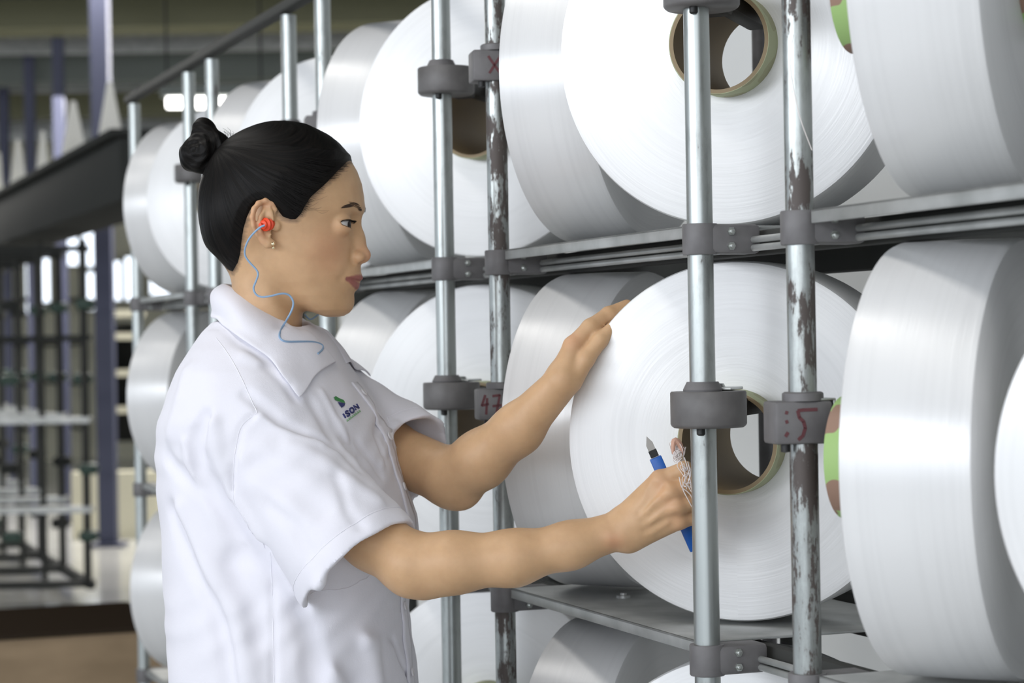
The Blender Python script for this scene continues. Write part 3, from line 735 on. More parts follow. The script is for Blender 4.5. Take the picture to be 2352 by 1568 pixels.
# ear
for sg in (1, -1):
    e = lambda px, py, s: hl(px, py, s) * np.array([1, sg, 1])
    if sg == -1: e = lambda px, py, s: np.array([hl(px, py, s)[0], -s, hl(px, py, s)[2]])
    Rt = np.array([[math.cos(.42), -math.sin(.42) * sg, 0], [math.sin(.42) * sg, math.cos(.42), 0], [0, 0, 1]])
    H.ell(e(607, 506, .0725), (.0135, .0042, .0235), R=Rt.T if False else [[math.cos(.42), math.sin(.42) * sg, 0], [-math.sin(.42) * sg, math.cos(.42), 0], [0, 0, 1]], k=.005)
    H.chain([e(619, 508, .0705), e(628, 497, .071), e(632, 482, .071), e(625, 467, .073), e(610, 461, .0765), e(594, 467, .080), e(584, 480, .083), e(580, 498, .0845), e(583, 518, .083), e(591, 537, .080), e(603, 551, .0765)],
            [.0020, .0024, .0027, .0029, .0030, .0031, .0031, .0030, .0029, .0029, .0032], .0022)
    H.chain([e(603, 551, .0765), e(615, 559, .0735), e(625, 559, .071)], [.0036, .0046, .0042], .005)
    H.chain([e(606, 548, .0755), e(598, 532, .078), e(596, 514, .080), e(599, 498, .0795), e(607, 483, .077)], [.0028, .0027, .0027, .0025, .002], .003)
    H.ell(e(616, 520, .079), (.0070, .0055, .0095), k=.003, op='s')
    H.gauss([e(622, 478, .078), e(606, 472, .081), e(592, 484, .085), e(588, 505, .087), e(593, 530, .083)], .0024, -.0016)
    H.ell(e(634, 519, .0705), (.0050, .0032, .0058), k=.004)
VH, QH = H.nets(); VH = relax(VH, QH, 1, .35)
# true colours of the skin: lips redder
def chain_d(V, pts):
    d = np.full(len(V), 9.)
    for a, b in zip(pts, pts[1:]): d = np.minimum(d, segd(V[:, 0], V[:, 1], V[:, 2], a, b, 0, 0))
    return d
Vm = VH * np.array([1, 1, 1]); Vm[:, 1] = np.abs(Vm[:, 1])
def chain_r(V, pts, rs):
    d = np.full(len(V), 9.)
    for a, b, p, q in zip(pts, pts[1:], rs, rs[1:]): d = np.minimum(d, segd(V[:, 0], V[:, 1], V[:, 2], a, b, p, q))
    return d
lip = np.clip(1 - (np.minimum(chain_r(Vm, LU, [.0028, .0030, .0027, .0020, .0010]), chain_r(Vm, LLO, [.0036, .0036, .0030, .0022, .0010])) - .0006) / .0014, 0, 1)
cheek = np.exp(-(np.linalg.norm(Vm - hl(765, 575, .05), axis=1) / .028) ** 2) * .5 + np.exp(-(np.linalg.norm(VH - hl(845, 585), axis=1) / .013) ** 2) * .6
cheek += np.exp(-(np.abs(chain_d(Vm, [hl(625, 467, .073), hl(594, 467, .080), hl(580, 498, .0845), hl(603, 551, .0765)])) / .006) ** 2) * .5
# ---------------------------------------------------------------- the woman: arms, hands, torso
def P(px, py, Y): return np.array(pix(px, py, Y))
B_ = Field((-.36, 2.24, .93), (.245, 2.82, 1.50), .0017)
# torso core and shoulders (under the shirt)
B_.cone(P(605, 930, 2.55), P(620, 1150, 2.56), .070, .095, .05)
B_.cone(P(585, 960, 2.46), P(650, 955, 2.66), .038, .038, .04)
NB = hw(np.array([hl(606, 760), hl(590, 860)]))
B_.cone(NB[0], NB[1], .036, .040, .02)
# right arm (nearer the camera)
SR, ER, WR = P(590, 990, 2.44), P(945, 1296, 2.345), P(1425, 1216, 2.332)
B_.chain([SR, P(742, 1142, 2.40), P(858, 1237, 2.372), ER], [.038, .0375, .0325, .0318], .016)
B_.cone(P(972, 1322, 2.345), P(985, 1335, 2.345), .0175, .016, .02)                      # point of the elbow
B_.chain([ER, P(1040, 1292, 2.335), P(1180, 1281, 2.33), P(1310, 1252, 2.33), WR], [.0318, .0312, .0280, .0232, .0205], .016)
B_.gauss([P(1405, 1235, 2.312), P(1425, 1240, 2.312)], .007, .0025)
# right hand: back towards the camera, fist round the cutter
KN = [P(1516, 1102, 2.312), P(1538, 1131, 2.302), P(1552, 1164, 2.302), P(1560, 1195, 2.310)]
WS = [P(1440, 1190, 2.332), P(1442, 1205, 2.328), P(1444, 1222, 2.328), P(1446, 1236, 2.332)]
for a, b, r1, r2 in zip(WS, KN, (.016, .0165, .0165, .015), (.0108, .0108, .0103, .0095)): B_.cone(a, b, r1, r2, .010)
B_.cone(P(1480, 1170, 2.345), P(1530, 1150, 2.335), .014, .012, .015)                    # palm side
PIP = [P(1573, 1078, 2.305), P(1596, 1112, 2.305), P(1606, 1150, 2.307), P(1605, 1187, 2.313)]
DIP = [P(1590, 1086, 2.335), P(1612, 1118, 2.338), P(1618, 1152, 2.340), P(1613, 1185, 2.340)]
TIP = [P(1572, 1096, 2.354), P(1592, 1128, 2.358), P(1596, 1160, 2.358), P(1592, 1188, 2.356)]
for i, (k, p, d, t) in enumerate(zip(KN, PIP, DIP, TIP)):
    r = (.0088, .0090, .0086, .0076)[i]
    B_.chain([k, p, d, t], [r * 1.12, r, r * .9, r * .78], .0035)
    B_.cone(k - np.array([0, .003, 0]), k - np.array([0, .003, 0]), r * .95, r * .95, .006)
for a, b in zip(WS[:3], KN[:3]): pass
for i in range(3): B_.gauss([(KN[i] + KN[i + 1]) / 2 - np.array([.002, .012, 0]), (WS[i] * .35 + WS[i + 1] * .35 + (KN[i] + KN[i + 1]) * .15) - np.array([0, .016, 0])], .0045, -.0016)
for i in range(4): B_.gauss([KN[i] - np.array([.012, .010, 0]), KN[i] * .45 + WS[i] * .55 - np.array([0, .014, 0])], .003, .0012)   # tendons
TH_ = [P(1458, 1180, 2.345), P(1500, 1128, 2.352), P(1540, 1098, 2.362), P(1572, 1082, 2.360)]
B_.chain(TH_, [.0155, .0115, .0098, .0078], .008)
# left arm
SL, EL, WL = P(735, 930, 2.70), P(1040, 1098, 2.545), P(1288, 880, 2.452)
B_.chain([SL, P(885, 1032, 2.62), EL], [.036, .035, .0330], .016)
B_.cone(P(1062, 1128, 2.54), P(1066, 1134, 2.54), .0150, .0135, .018)
B_.chain([EL, P(1105, 1055, 2.515), P(1190, 985, 2.485), WL], [.0328, .0318, .0270, .0200], .016)
# left hand: laid over the rim of the package, fingers along its back
K2 = [P(1316, 795, 2.455), P(1322, 800, 2.475), P(1330, 808, 2.494), P(1342, 820, 2.510)]
W2 = [P(1296, 862, 2.450), P(1297, 860, 2.460), P(1300, 860, 2.468), P(1303, 862, 2.474)]
for i, (a, b) in enumerate(zip(W2, K2)): B_.cone(a, b, .0168, (.0115, .0108, .010, .0092)[i], .010)
F2 = [[P(1356, 752, 2.462), P(1398, 722, 2.474), P(1440, 702, 2.488)], [P(1366, 752, 2.488), P(1412, 722, 2.500), P(1456, 706, 2.512)],
      [P(1376, 764, 2.508), P(1420, 734, 2.520), P(1458, 720, 2.530)], [P(1384, 785, 2.522), P(1418, 760, 2.532), P(1446, 748, 2.540)]]
for i, (k, f) in enumerate(zip(K2, F2)):
    r = (.0098, .0092, .0088, .0078)[i]; B_.chain([k] + f, [r * 1.1, r, r * .9, r * .75], .004)
B_.chain([P(1312, 872, 2.450), P(1345, 824, 2.448), P(1378, 782, 2.452), P(1408, 750, 2.458)], [.0135, .0102, .0088, .0068], .004)
VB, QB = B_.nets(); VB = relax(VB, QB, 1, .4)
HAIRLINE = [(806, 366), (795, 382), (772, 402), (748, 420), (729, 436), (713, 452), (702, 470), (692, 490), (680, 503), (668, 503), (652, 497), (640, 482), (628, 470), (608, 464), (592, 468), (579, 480), (570, 498), (562, 523), (555, 552), (549, 580), (540, 602), (522, 622), (505, 615), (440, 560), (420, 420), (470, 300), (600, 240), (720, 240), (800, 320)]
# ---- one body mesh: head, neck, torso, arms and hands
VHw = hw(VH)
# the head frame is left-handed (forward, to camera, up): its faces are turned over
def is_left(): return np.dot(np.cross(FH, SH), [0, 0, 1]) < 0
QHw = QH[:, ::-1] if is_left() else QH
woman = empty('person', (OH[0] + .02, OH[1] + .02, 0), 'woman with black hair bun and white short-sleeved shirt reaching for the yarn package', 'person')
def wchild(name, me, m): o = link(name, me, m, woman); o.matrix_parent_inverse = matw(woman).inverted(); return o
M['skin'] = mat('skin', (.60, .38, .24), .48, 0, .4)
def skin_nodes():
    m = M['skin']; b = bsdf(m)
    b.inputs['Subsurface Weight'].default_value = .18; b.inputs['Subsurface Radius'].default_value = (.9, .35, .18); b.inputs['Subsurface Scale'].default_value = .006
    a1 = N(m, 'ShaderNodeAttribute'); a1.attribute_name = 'lip'; a2 = N(m, 'ShaderNodeAttribute'); a2.attribute_name = 'flush'
    n = noise(m, 35, 4, .6); r = ramp(m, n.outputs[0], [(.3, (.525, .325, .178)), (.7, (.61, .385, .215))])
    x = N(m, 'ShaderNodeMixRGB'); L(m, a2.outputs['Fac'], x.inputs[0]); L(m, r.outputs[0], x.inputs[1]); x.inputs[2].default_value = (.62, .30, .175, 1)
    y = N(m, 'ShaderNodeMixRGB'); L(m, a1.outputs['Fac'], y.inputs[0]); L(m, x.outputs[0], y.inputs[1]); y.inputs[2].default_value = (.33, .12, .10, 1)
    a3 = N(m, 'ShaderNodeAttribute'); a3.attribute_name = 'scalp'; n3 = noise(m, 160, 3, .6, stretch=(.35, 1, 1.6))
    q = N(m, 'ShaderNodeMath', operation='MULTIPLY_ADD'); L(m, n3.outputs[0], q.inputs[0]); q.inputs[1].default_value = .9; q.inputs[2].default_value = -.45
    q2 = N(m, 'ShaderNodeMath', operation='ADD'); L(m, q.outputs[0], q2.inputs[0]); L(m, a3.outputs['Fac'], q2.inputs[1])
    q3 = N(m, 'ShaderNodeMapRange'); L(m, q2.outputs[0], q3.inputs[0]); q3.inputs[1].default_value = .25; q3.inputs[2].default_value = 1.0; q3.inputs[4].default_value = .85
    q4 = N(m, 'ShaderNodeMath', operation='MULTIPLY'); L(m, q3.outputs[0], q4.inputs[0]); q5 = N(m, 'ShaderNodeMath', operation='GREATER_THAN'); L(m, a3.outputs['Fac'], q5.inputs[0]); q5.inputs[1].default_value = .01; L(m, q5.outputs[0], q4.inputs[1])
    v = N(m, 'ShaderNodeMixRGB'); L(m, q4.outputs[0], v.inputs[0]); L(m, y.outputs[0], v.inputs[1]); v.inputs[2].default_value = (.035, .025, .02, 1)
    L(m, v.outputs[0], b.inputs['Base Color'])
    n2 = noise(m, 900, 2, .5); bump(m, n2.outputs[0], .06, .0004)
skin_nodes()
HP = [hl(px, py, float(np.interp(px, [556, 600, 740, 806], [.060, .068, .062, .0])))[[0, 2]] for px, py in HAIRLINE]
scalp = np.clip((poly_sd(VH[:, 0], VH[:, 2], HP) + .0085) / .010, 0, 1) * (np.abs(VH[:, 1]) < .0735)
me = np_mesh('body', np.concatenate([VHw, VB]), np.concatenate([QHw, QB + len(VHw)]))
vcol(me, 'lip', np.concatenate([lip, np.zeros(len(VB))])); 
kn = np.zeros(len(VB))
for k in KN + [P(972, 1335, 2.33), P(1410, 1245, 2.312), P(1062, 1135, 2.53), P(1316, 785, 2.45)]: kn += np.exp(-(np.linalg.norm(VB - k, axis=1) / .011) ** 2) * .55
vcol(me, 'scalp', np.concatenate([scalp, np.zeros(len(VB))])); vcol(me, 'flush', np.clip(np.concatenate([cheek, kn]), 0, 1))
body = wchild('body', me, M['skin'])
# eyes
M['eyewhite'] = mat('eye_white', (.46, .445, .43), .2, 0, .5); M['iris'] = mat('dark_iris', (.014, .010, .008), .22, 0, .25)
for c in EYE:
    mb = MB(); w = Vector(hw(c)); ax = Vector(FH) * .97 + Vector(SH) * .16 - UP * .10; ax.normalize(); rr = .0121
    prof = [(rr * math.sin(a), rr * math.cos(a)) for a in np.linspace(math.pi, .48, 24)]
    mb.lathe(prof, w, ax, 40); ey = wchild('eyeball', mb.mesh('eyeball'), M['eyewhite'])
    mb = MB(); prof = [(rr * math.sin(a), rr * math.cos(a) + .0002) for a in np.linspace(.50, 0.0, 10)]; mb.lathe(prof[:-1] + [(0, rr + .0004)], w, ax, 32)
    ir = mb.build('iris', M['iris'], ey); ir.matrix_parent_inverse = matw(ey).inverted()
# ---------------------------------------------------------------- hair
HR = Field((-.112, -.098, -.175), (.108, .098, .125), .00115)
gx, gy, gz = np.meshgrid(*[a.astype(np.float32) for a in HR.ax], indexing='ij', sparse=True)
sd = poly_sd(gx[:, :, 0], np.zeros(1) + gz[0, 0, :][None, :], HP)[:, None, :].astype(np.float32)
c1, c2 = hl(645, 440), hl(555, 510)
def ellf(x, y, z, c, r):
    x, y, z = x - c[0], y - c[1], z - c[2]; q = np.sqrt((x / r[0]) ** 2 + (y / r[1]) ** 2 + (z / r[2]) ** 2); g = np.sqrt((x / r[0] ** 2) ** 2 + (y / r[1] ** 2) ** 2 + (z / r[2] ** 2) ** 2) + 1e-9; return q * (q - 1) / g
outer = smin(ellf(gx, gy, gz, c1, (182 * .506 * MM, .0775, 161 * .506 * MM)), ellf(gx, gy, gz, c2, (89 * .506 * MM, .066, 116 * .506 * MM)), .012)
# distance field of the skin without ears (cranium, face and neck)
d = np.clip(sd * .42, -.004, .0048)
hair = np.maximum(smin(SKF - d, np.maximum(outer, -sd * 1.0 + .004), .006), -(sd + .012))
# strand relief: ridges that run from the hairline to the bun
bx, bz = hl(505, 345)[[0, 2]]
ang = np.arctan2(gz - bz, gx - bx); ph = ang + gy * 6.0
rb_ = np.hypot(gz - bz, gx - bx)
hair = hair - (.00030 * np.sin(ph * 58 + 3 * np.sin(ph * 17)) * np.clip(rb_ / .06 - .3, 0, 1) + .00022 * np.sin(ph * 23 + 1.3)) * np.clip(sd / .02, 0, 1)
HR.f = hair.astype(np.float32)
V, Q = HR.nets(); keep = np.ones(len(V), bool)
V = relax(V, Q, 1, .3)
M['hair'] = mat('black_hair', (.006, .0055, .0055), .5, 0, .12)
def hair_nodes(m):
    b = bsdf(m); tc = N(m, 'ShaderNodeTexCoord'); a = N(m, 'ShaderNodeAttribute'); a.attribute_name = 'flow'
    n = N(m, 'ShaderNodeTexNoise'); n.inputs['Scale'].default_value = 1.0; n.inputs['Detail'].default_value = 3; L(m, a.outputs['Vector'], n.inputs['Vector'])
    r = ramp(m, n.outputs[0], [(.35, (.003, .003, .003)), (.65, (.0085, .007, .0062))]); L(m, r.outputs[0], b.inputs['Base Color'])
    bump(m, n.outputs[0], .5, .0006)
hair_nodes(M['hair'])
def flow_attr(me, V):
    an = np.arctan2(V[:, 2] - bz, V[:, 0] - bx); rr = np.hypot(V[:, 2] - bz, V[:, 0] - bx)
    a = me.attributes.new('flow', 'FLOAT_VECTOR', 'POINT'); a.data.foreach_set('vector', np.stack([(an + V[:, 1] * 6) * 70, rr * 14, V[:, 1] * 60], 1).astype(np.float32).ravel())
me = np_mesh('hair', hw(V), Q[:, ::-1] if is_left() else Q); flow_attr(me, V)
hair_o = wchild('hair', me, M['hair'])
# bun
BN = Field((-.125, -.05, .03), (-.045, .05, .125), .0012)
for px, py, s, r in ((455, 352, .004, 21), (468, 298, -.002, 14.2), (487, 330, .006, 17), (440, 366, -.004, 13.5), (470, 372, .012, 14), (474, 345, .015, 13), (500, 348, 0, 14)):
    BN.ell(hl(px, py, s), (r * MM, r * 1.0 * MM, r * MM), k=.009)
BN.chain([hl(495, 350), hl(528, 352)], [.016, .014], .012)
g = np.meshgrid(*[a.astype(np.float32) for a in BN.ax], indexing='ij', sparse=True); cb = hl(462, 340)
aa = np.arctan2(g[2] - cb[2], g[0] - cb[0]); rr = np.hypot(g[2] - cb[2], g[0] - cb[0])
BN.f = BN.f - (.0005 * np.sin(aa * 3 + rr * 420 + g[1] * 120) + .0003 * np.sin(aa * 2 - rr * 760 + g[1] * 200)).astype(np.float32)
for pts in ([(430, 330), (455, 325), (480, 310), (492, 300)], [(478, 300), (490, 330), (485, 365), (462, 392)], [(500, 322), (505, 350), (500, 380)]):
    BN.gauss([BN.snap(hl(px, py, .025)) for px, py in pts], .0035, -.0028)
V, Q = BN.nets(); me = np_mesh('hair_bun', hw(V), Q[:, ::-1] if is_left() else Q)
a = me.attributes.new('flow', 'FLOAT_VECTOR', 'POINT'); an = np.arctan2(V[:, 2] - cb[2], V[:, 0] - cb[0]); r_ = np.hypot(V[:, 2] - cb[2], V[:, 0] - cb[0])
a.data.foreach_set('vector', np.stack([an * 2, r_ * 900 + V[:, 1] * 200, V[:, 1] * 40], 1).astype(np.float32).ravel())
wchild('hair_bun', me, M['hair'])
# loose strands and baby hairs
rng = np.random.default_rng(7); st = MB()
def skin_pt(px, py, off=.0006):
    p = hl(px, py, .0); Y = None
    q = np.array([p[0], .09, p[2]])
    for _ in range(400):
        if H.at(q) < off: break
        q[1] -= .0004
    q2 = hl(px, py, q[1]); q2[1] = q[1]
    for _ in range(60):
        if H.at(q2) < off: break
        q2[1] -= .0003
    return q2
HFIELD = HR
def strand(a, b, bend, r0, n=9, off=.0008):
    pts = []
    for i in range(n):
        t = i / (n - 1); px = a[0] * (1 - t) + b[0] * t + bend[0] * math.sin(math.pi * t); py = a[1] * (1 - t) + b[1] * t + bend[1] * math.sin(math.pi * t)
        q = np.array([*hl(px, py)]); q[1] = .09
        while q[1] > 0 and min(H.at(q), HFIELD.at(q)) > off: q[1] -= .0006
        q2 = hl(px, py, q[1]); pts.append(Vector(hw(q2)))
    st.tube(pts, [r0 * (.25 + .75 * math.sin(math.pi * (.08 + .84 * i / (n - 1)))) for i in range(n)], 5)
line = [(801, 368), (790, 384), (772, 402), (746, 420), (728, 437), (713, 455), (702, 475), (691, 494)]
for i in range(230):
    u = rng.random() * (len(line) - 1); j = int(u); t = u - j
    a = (line[j][0] * (1 - t) + line[j + 1][0] * t + rng.normal(0, 4) + 2, line[j][1] * (1 - t) + line[j + 1][1] * t + rng.normal(0, 4) + 2)
    L_ = rng.uniform(45, 120); dx, dy = 505 - a[0], 345 - a[1]; ll = math.hypot(dx, dy)
    strand(a, (a[0] + dx / ll * L_, a[1] + dy / ll * L_), (rng.normal(0, 3), rng.uniform(1, 7)), rng.uniform(.00012, .00026))
for i in range(22):   # wisps at the temple and before the ear, and at the nape
    a = (rng.uniform(690, 760), rng.uniform(440, 488)); strand(a, (a[0] - rng.uniform(20, 55), a[1] + rng.uniform(-12, 14)), (0, rng.uniform(3, 9)), rng.uniform(.00008, .00014), 7)
wchild('hair_strands', st.mesh('hair_strands'), M['hair'])
# fly-away hairs over the bun knot
fl = MB()
for i in range(14):
    p = hl(rng.uniform(508, 548), rng.uniform(318, 330), rng.uniform(-.01, .02)); e = p + np.array([rng.uniform(-.018, .004), rng.uniform(-.004, .004), rng.uniform(.004, .015)])
    m = (p + e) / 2 + np.array([rng.uniform(-.004, .004), 0, .003]); fl.tube([Vector(hw(x)) for x in (p, m, e)], [.0002, .0002, .0001], 4)
wchild('flyaway_hair', fl.mesh('flyaway_hair'), M['hair'])
# eyebrows and lashes
M['brow'] = mat('brow_hair', (.075, .050, .038), .7, 0, .1)
def brow(sg):
    mb = MB()
    cl = [(836, 486, .010), (826, 474, .020), (812, 470, .031), (804, 472, .037), (799, 476, .041)]
    for i in range(170):
        u = rng.random() * (len(cl) - 1.001); j = int(u); t = u - j; c = np.array(cl[j]) * (1 - t) + np.array(cl[j + 1]) * t
        wd = (3.6, 4.6, 4.4, 3.2, 1.2)[j]; px, py = c[0] + rng.normal(0, 1.2), c[1] + rng.uniform(-wd, wd)
        pts = []
        for k in range(4):
            p = hl(px - k * 3.6, py - k * (1.2 if u < 2 else -.9), c[2] + k * .0022); p = np.array([p[0], (c[2] + k * .0022), p[2]])
            p = H.snap(p, .0004); p[1] *= sg; pts.append(Vector(hw(p)))
        mb.tube(pts, [.00013, .00013, .00011, .00007], 4)
    return mb
for sg in (1, -1): wchild('eyebrow', brow(sg).mesh('eyebrow'), M['brow'])
for c, sg in zip(EYE, (1, -1)):
    mb = MB(); ln = []
    for ph in np.linspace(-45, 78, 22):
        t = (ph - 14) / 66; z = .0043 * math.sqrt(max(0, 1 - t * t)) * (1 - .12 * t) + .0002 + .0011 * t; rr = .0132; rh = math.sqrt(rr * rr - z * z)
        p = c + np.array([rh * math.cos(math.radians(ph)), rh * math.sin(math.radians(ph)) * sg, z + .0002]); ln.append(p)
    mb.tube([Vector(hw(p)) for p in ln], .00055, 6)
    for k in range(1, len(ln) - 1):
        ph = np.linspace(-45, 78, 22)[k]; dirv = np.array([math.cos(math.radians(ph)), math.sin(math.radians(ph)) * sg, -.25])
        p = ln[k]; mb.tube([Vector(hw(p)), Vector(hw(p + dirv * .0035 - np.array([0, 0, .0006]))), Vector(hw(p + dirv * .0062 + np.array([0, 0, .0007])))], [.0003, .00025, .0001], 4)
    lo_ = []
    for ph in np.linspace(-30, 74, 16):
        t = (ph - 14) / 66; z = -.0043 * math.sqrt(max(0, 1 - t * t)) * (1 - .12 * t) + .0002 + .0011 * t; rr = .0130; rh = math.sqrt(rr * rr - z * z)
        lo_.append(Vector(hw(c + np.array([rh * math.cos(math.radians(ph)), rh * math.sin(math.radians(ph)) * sg, z - .0003]))))
    mb.tube(lo_, .00032, 5)
    wchild('eyelashes', mb.mesh('eyelashes'), M['hair'])
# ---------------------------------------------------------------- shirt
OT, FT, ST = frame(640, 1100, 2.55, 8)
def tl(px, py, s=0.0): return loc2d(px, py, s, OT, FT, ST)
def tw(p): p = np.asarray(p); return OT + np.multiply.outer(p[..., 0], FT) + np.multiply.outer(p[..., 1], ST) + np.multiply.outer(p[..., 2], np.array([0, 0, 1.]))
SHF = Field((-.445, 2.27, .60), (-.015, 2.86, 1.475), .0024)
rows = [(735, 498, 700, .070), (760, 480, 735, .098), (800, 455, 765, .125), (850, 430, 792, .148), (900, 408, 832, .160), (960, 389, 872, .166), (1040, 380, 900, .166), (1120, 384, 925, .163), (1190, 389, 948, .162),
        (1235, 392, 952, .162), (1300, 396, 932, .163), (1380, 402, 928, .165), (1460, 408, 935, .168), (1568, 415, 948, .172), (1700, 424, 962, .178), (1860, 432, 972, .182)]
rz = np.array([tl(640, r[0])[2] for r in rows])[::-1]
rb = np.array([tl(r[1], r[0])[0] for r in rows])[::-1]; rf = np.array([tl(r[2], r[0])[0] for r in rows])[::-1]; rw = np.array([r[3] for r in rows])[::-1]
def torso(X, Y, Z):
    x = (X - OT[0]) * FT[0] + (Y - OT[1]) * FT[1]; y = (X - OT[0]) * ST[0] + (Y - OT[1]) * ST[1]; z = Z - OT[2] + 0 * x
    b, f, w = np.interp(z, rz, rb), np.interp(z, rz, rf), np.interp(z, rz, rw)
    c = (b + f) / 2; a = (f - b) / 2; p = 2.35
    A, Bq = np.abs(x - c) / a + 1e-6, np.abs(y) / w + 1e-6; q = (A ** p + Bq ** p) ** (1 / p)
    g = q ** (1 - p) * np.sqrt((A ** (p - 1) / a) ** 2 + (Bq ** (p - 1) / w) ** 2)
    d = (q - 1) / np.maximum(g, 1.5)
    return np.maximum(np.maximum(d, z - rz[-1]), rz[0] - z)
SHF.all(torso, .02)
# sleeves: a flared tube from the shoulder to the hem
RS0, RS1 = P(577, 975, 2.435), P(826, 1300, 2.372)
LS0, LS1 = P(745, 925, 2.690), P(936, 1064, 2.602)
def unit(v): return v / np.linalg.norm(v)
def unit(v): return v / np.linalg.norm(v)
SHF.cone(P(560, 930, 2.455), RS0, .045, .056, .04)
SHF.cone(P(655, 900, 2.665), LS0, .045, .055, .04)
SLF = Field(SHF.lo, SHF.lo + (SHF.n - 1) * SHF.h, SHF.h)
SLF.f = SLF.f[:SHF.n[0], :SHF.n[1], :SHF.n[2]]; SLF.n = SHF.n; SLF.ax = SHF.ax
def open_hem(F, a, b, r_in, sl=.055):
    u = unit(b - a)
    F.put(b - .14, b + .14, lambda x, y, z: np.maximum(-(((x - b[0]) * u[0] + (y - b[1]) * u[1] + (z - b[2]) * u[2])), np.sqrt((x - b[0]) ** 2 + (y - b[1]) ** 2 + (z - b[2]) ** 2) - .13), 0, 's')
    F.cone(b - u * sl, b + u * .05, r_in - .022, r_in + .016, .004, 's')
SLF.cone(RS0, RS1, .060, .0755, .0); SLF.cone(LS0, LS1, .054, .066, .0)
full = smin(SHF.f, SLF.f, .02)
open_hem(SLF, RS0, RS1, .0715); open_hem(SLF, LS0, LS1, .062)
torso_f = SHF.f; SHF.f = full
# folds: polylines in the frame, dropped on to the cloth
def C7(x, y): return (x / 1.689 + 360, y / 1.689 + 640)
def drop(pts, d0=2.2, d1=2.8):
    out = []
    for x, y in pts:
        q = SHF.hit(*C7(x, y), d0, d1)
        if q is not None: out.append(q)
    return out
folds = [([(420, 1045), (480, 1140), (520, 1200)], .008, -.0028), ([(180, 545), (152, 640), (168, 740), (235, 850), (325, 960), (415, 1050)], .011, -.0085), ([(150, 600), (150, 680)], .010, -.004),
         ([(45, 700), (105, 765), (185, 835), (265, 940), (330, 1040)], .010, -.005), ([(110, 640), (140, 780), (225, 900), (330, 1020)], .009, .0035),
         ([(215, 560), (240, 700), (300, 850), (400, 1000)], .012, .005),
         ([(345, 445), (420, 500), (480, 555), (590, 605), (700, 650)], .0075, -.0045), ([(395, 530), (500, 590), (640, 640)], .009, .003),
         ([(310, 640), (297, 760), (302, 870), (420, 1045)], .0045, -.0035), ([(310, 640), (330, 570), (390, 520)], .0045, -.003),
         ([(430, 340), (500, 410), (540, 460)], .008, -.004), ([(340, 300), (420, 330), (500, 400)], .010, .003),
         ([(440, 1060), (448, 1200), (452, 1380), (455, 1568)], .005, -.0035), ([(300, 1080), (380, 1075), (440, 1100)], .014, -.004),
         ([(640, 1200), (680, 1320), (700, 1568)], .016, .006), ([(560, 1290), (600, 1420), (610, 1568)], .014, -.006), ([(790, 1150), (835, 1260), (830, 1420), (850, 1568)], .015, .006), ([(745, 1180), (760, 1350), (770, 1568)], .014, -.005),
         ([(60, 900), (130, 1080), (220, 1260), (270, 1420), (285, 1568)], .013, -.005), ([(100, 900), (190, 1100), (300, 1300), (360, 1568)], .016, .005), ([(300, 1100), (380, 1250), (400, 1400)], .016, -.004),
         ([(520, 640), (640, 700), (760, 790), (860, 860)], .012, .0025), ([(380, 720), (520, 800), (640, 900)], .016, -.003), ([(700, 760), (740, 900), (790, 960)], .008, -.002), ([(430, 880), (540, 960), (590, 1060)], .010, -.0022),
         ([(600, 470), (640, 540), (700, 640), (780, 730)], .008, -.003), ([(640, 440), (690, 530), (740, 620)], .006, .0025),
         ([(860, 520), (850, 600), (880, 700)], .007, -.003), ([(780, 640), (830, 700), (870, 760)], .006, -.003), ([(900, 600), (960, 640)], .007, .002), ([(930, 560), (890, 640), (870, 720)], .006, .003),
         ([(880, 1290), (920, 1400), (960, 1500), (985, 1568)], .005, -.005), ([(120, 360), (90, 480), (60, 600)], .016, .003), ([(230, 180), (330, 250), (440, 330)], .010, -.003)]
fold_pts = [(drop(p), w, a) for p, w, a in folds]
SHF.f = smin(torso_f, SLF.f, .012)
for p, w, a in fold_pts:
    if len(p) > 1: SHF.gauss(p, w * .8, a * (1.9 if abs(a) >= .0045 else 1.6))
# stitched hem bands
def ring(a, b, back, r0, r1, n=40):
    u = unit(b - a); t = np.array([0, 0, 1.]); e = unit(np.cross(u, t)); f = np.cross(e, u); c = b - u * back
    return [c + (e * math.cos(q) + f * math.sin(q)) * r0 for q in np.linspace(0, 2 * math.pi, n)]
SHF.gauss(ring(RS0, RS1, .0215, .0738, 0), .0022, -.0013); SHF.gauss(ring(RS0, RS1, .0215 - .012, .0748, 0), .010, .0008)
SHF.gauss(ring(LS0, LS1, .0215, .0645, 0), .0022, -.0013)
# neck opening inside the collar
SHF.cone(hw(hl(612, 700)), hw(hl(598, 815)), .050, .046, .01, 's')
# broad soft unevenness of the cloth
gx, gy, gz = np.meshgrid(*[a.astype(np.float32) for a in SHF.ax], indexing='ij', sparse=True)
SHF.f += (.0011 * np.sin(gx * 62 + gz * 38 + 2 * np.sin(gy * 25)) * np.sin(gz * 45 - gx * 25 + gy * 30) + .0006 * np.sin(gx * 130 - gz * 95 + gy * 60 + 3 * np.sin(gz * 33))).astype(np.float32)
V, Q = SHF.nets(); V = relax(V, Q, 2, .45)
M['cloth'] = mat('white_cotton', (.77, .76, .82), .8, 0, .25)
b = bsdf(M['cloth']); b.inputs['Sheen Weight'].default_value = .15
n1 = noise(M['cloth'], 1400, 1, .5); n2 = noise(M['cloth'], 55, 4, .6, stretch=(1, 1, .6)); ad = N(M['cloth'], 'ShaderNodeMath', operation='MULTIPLY_ADD')
L(M['cloth'], n2.outputs[0], ad.inputs[0]); ad.inputs[1].default_value = 3.0; L(M['cloth'], n1.outputs[0], ad.inputs[2]); bump(M['cloth'], ad.outputs[0], .25, .0006)
shirt = wchild('shirt', np_mesh('shirt', V, Q), M['cloth'])
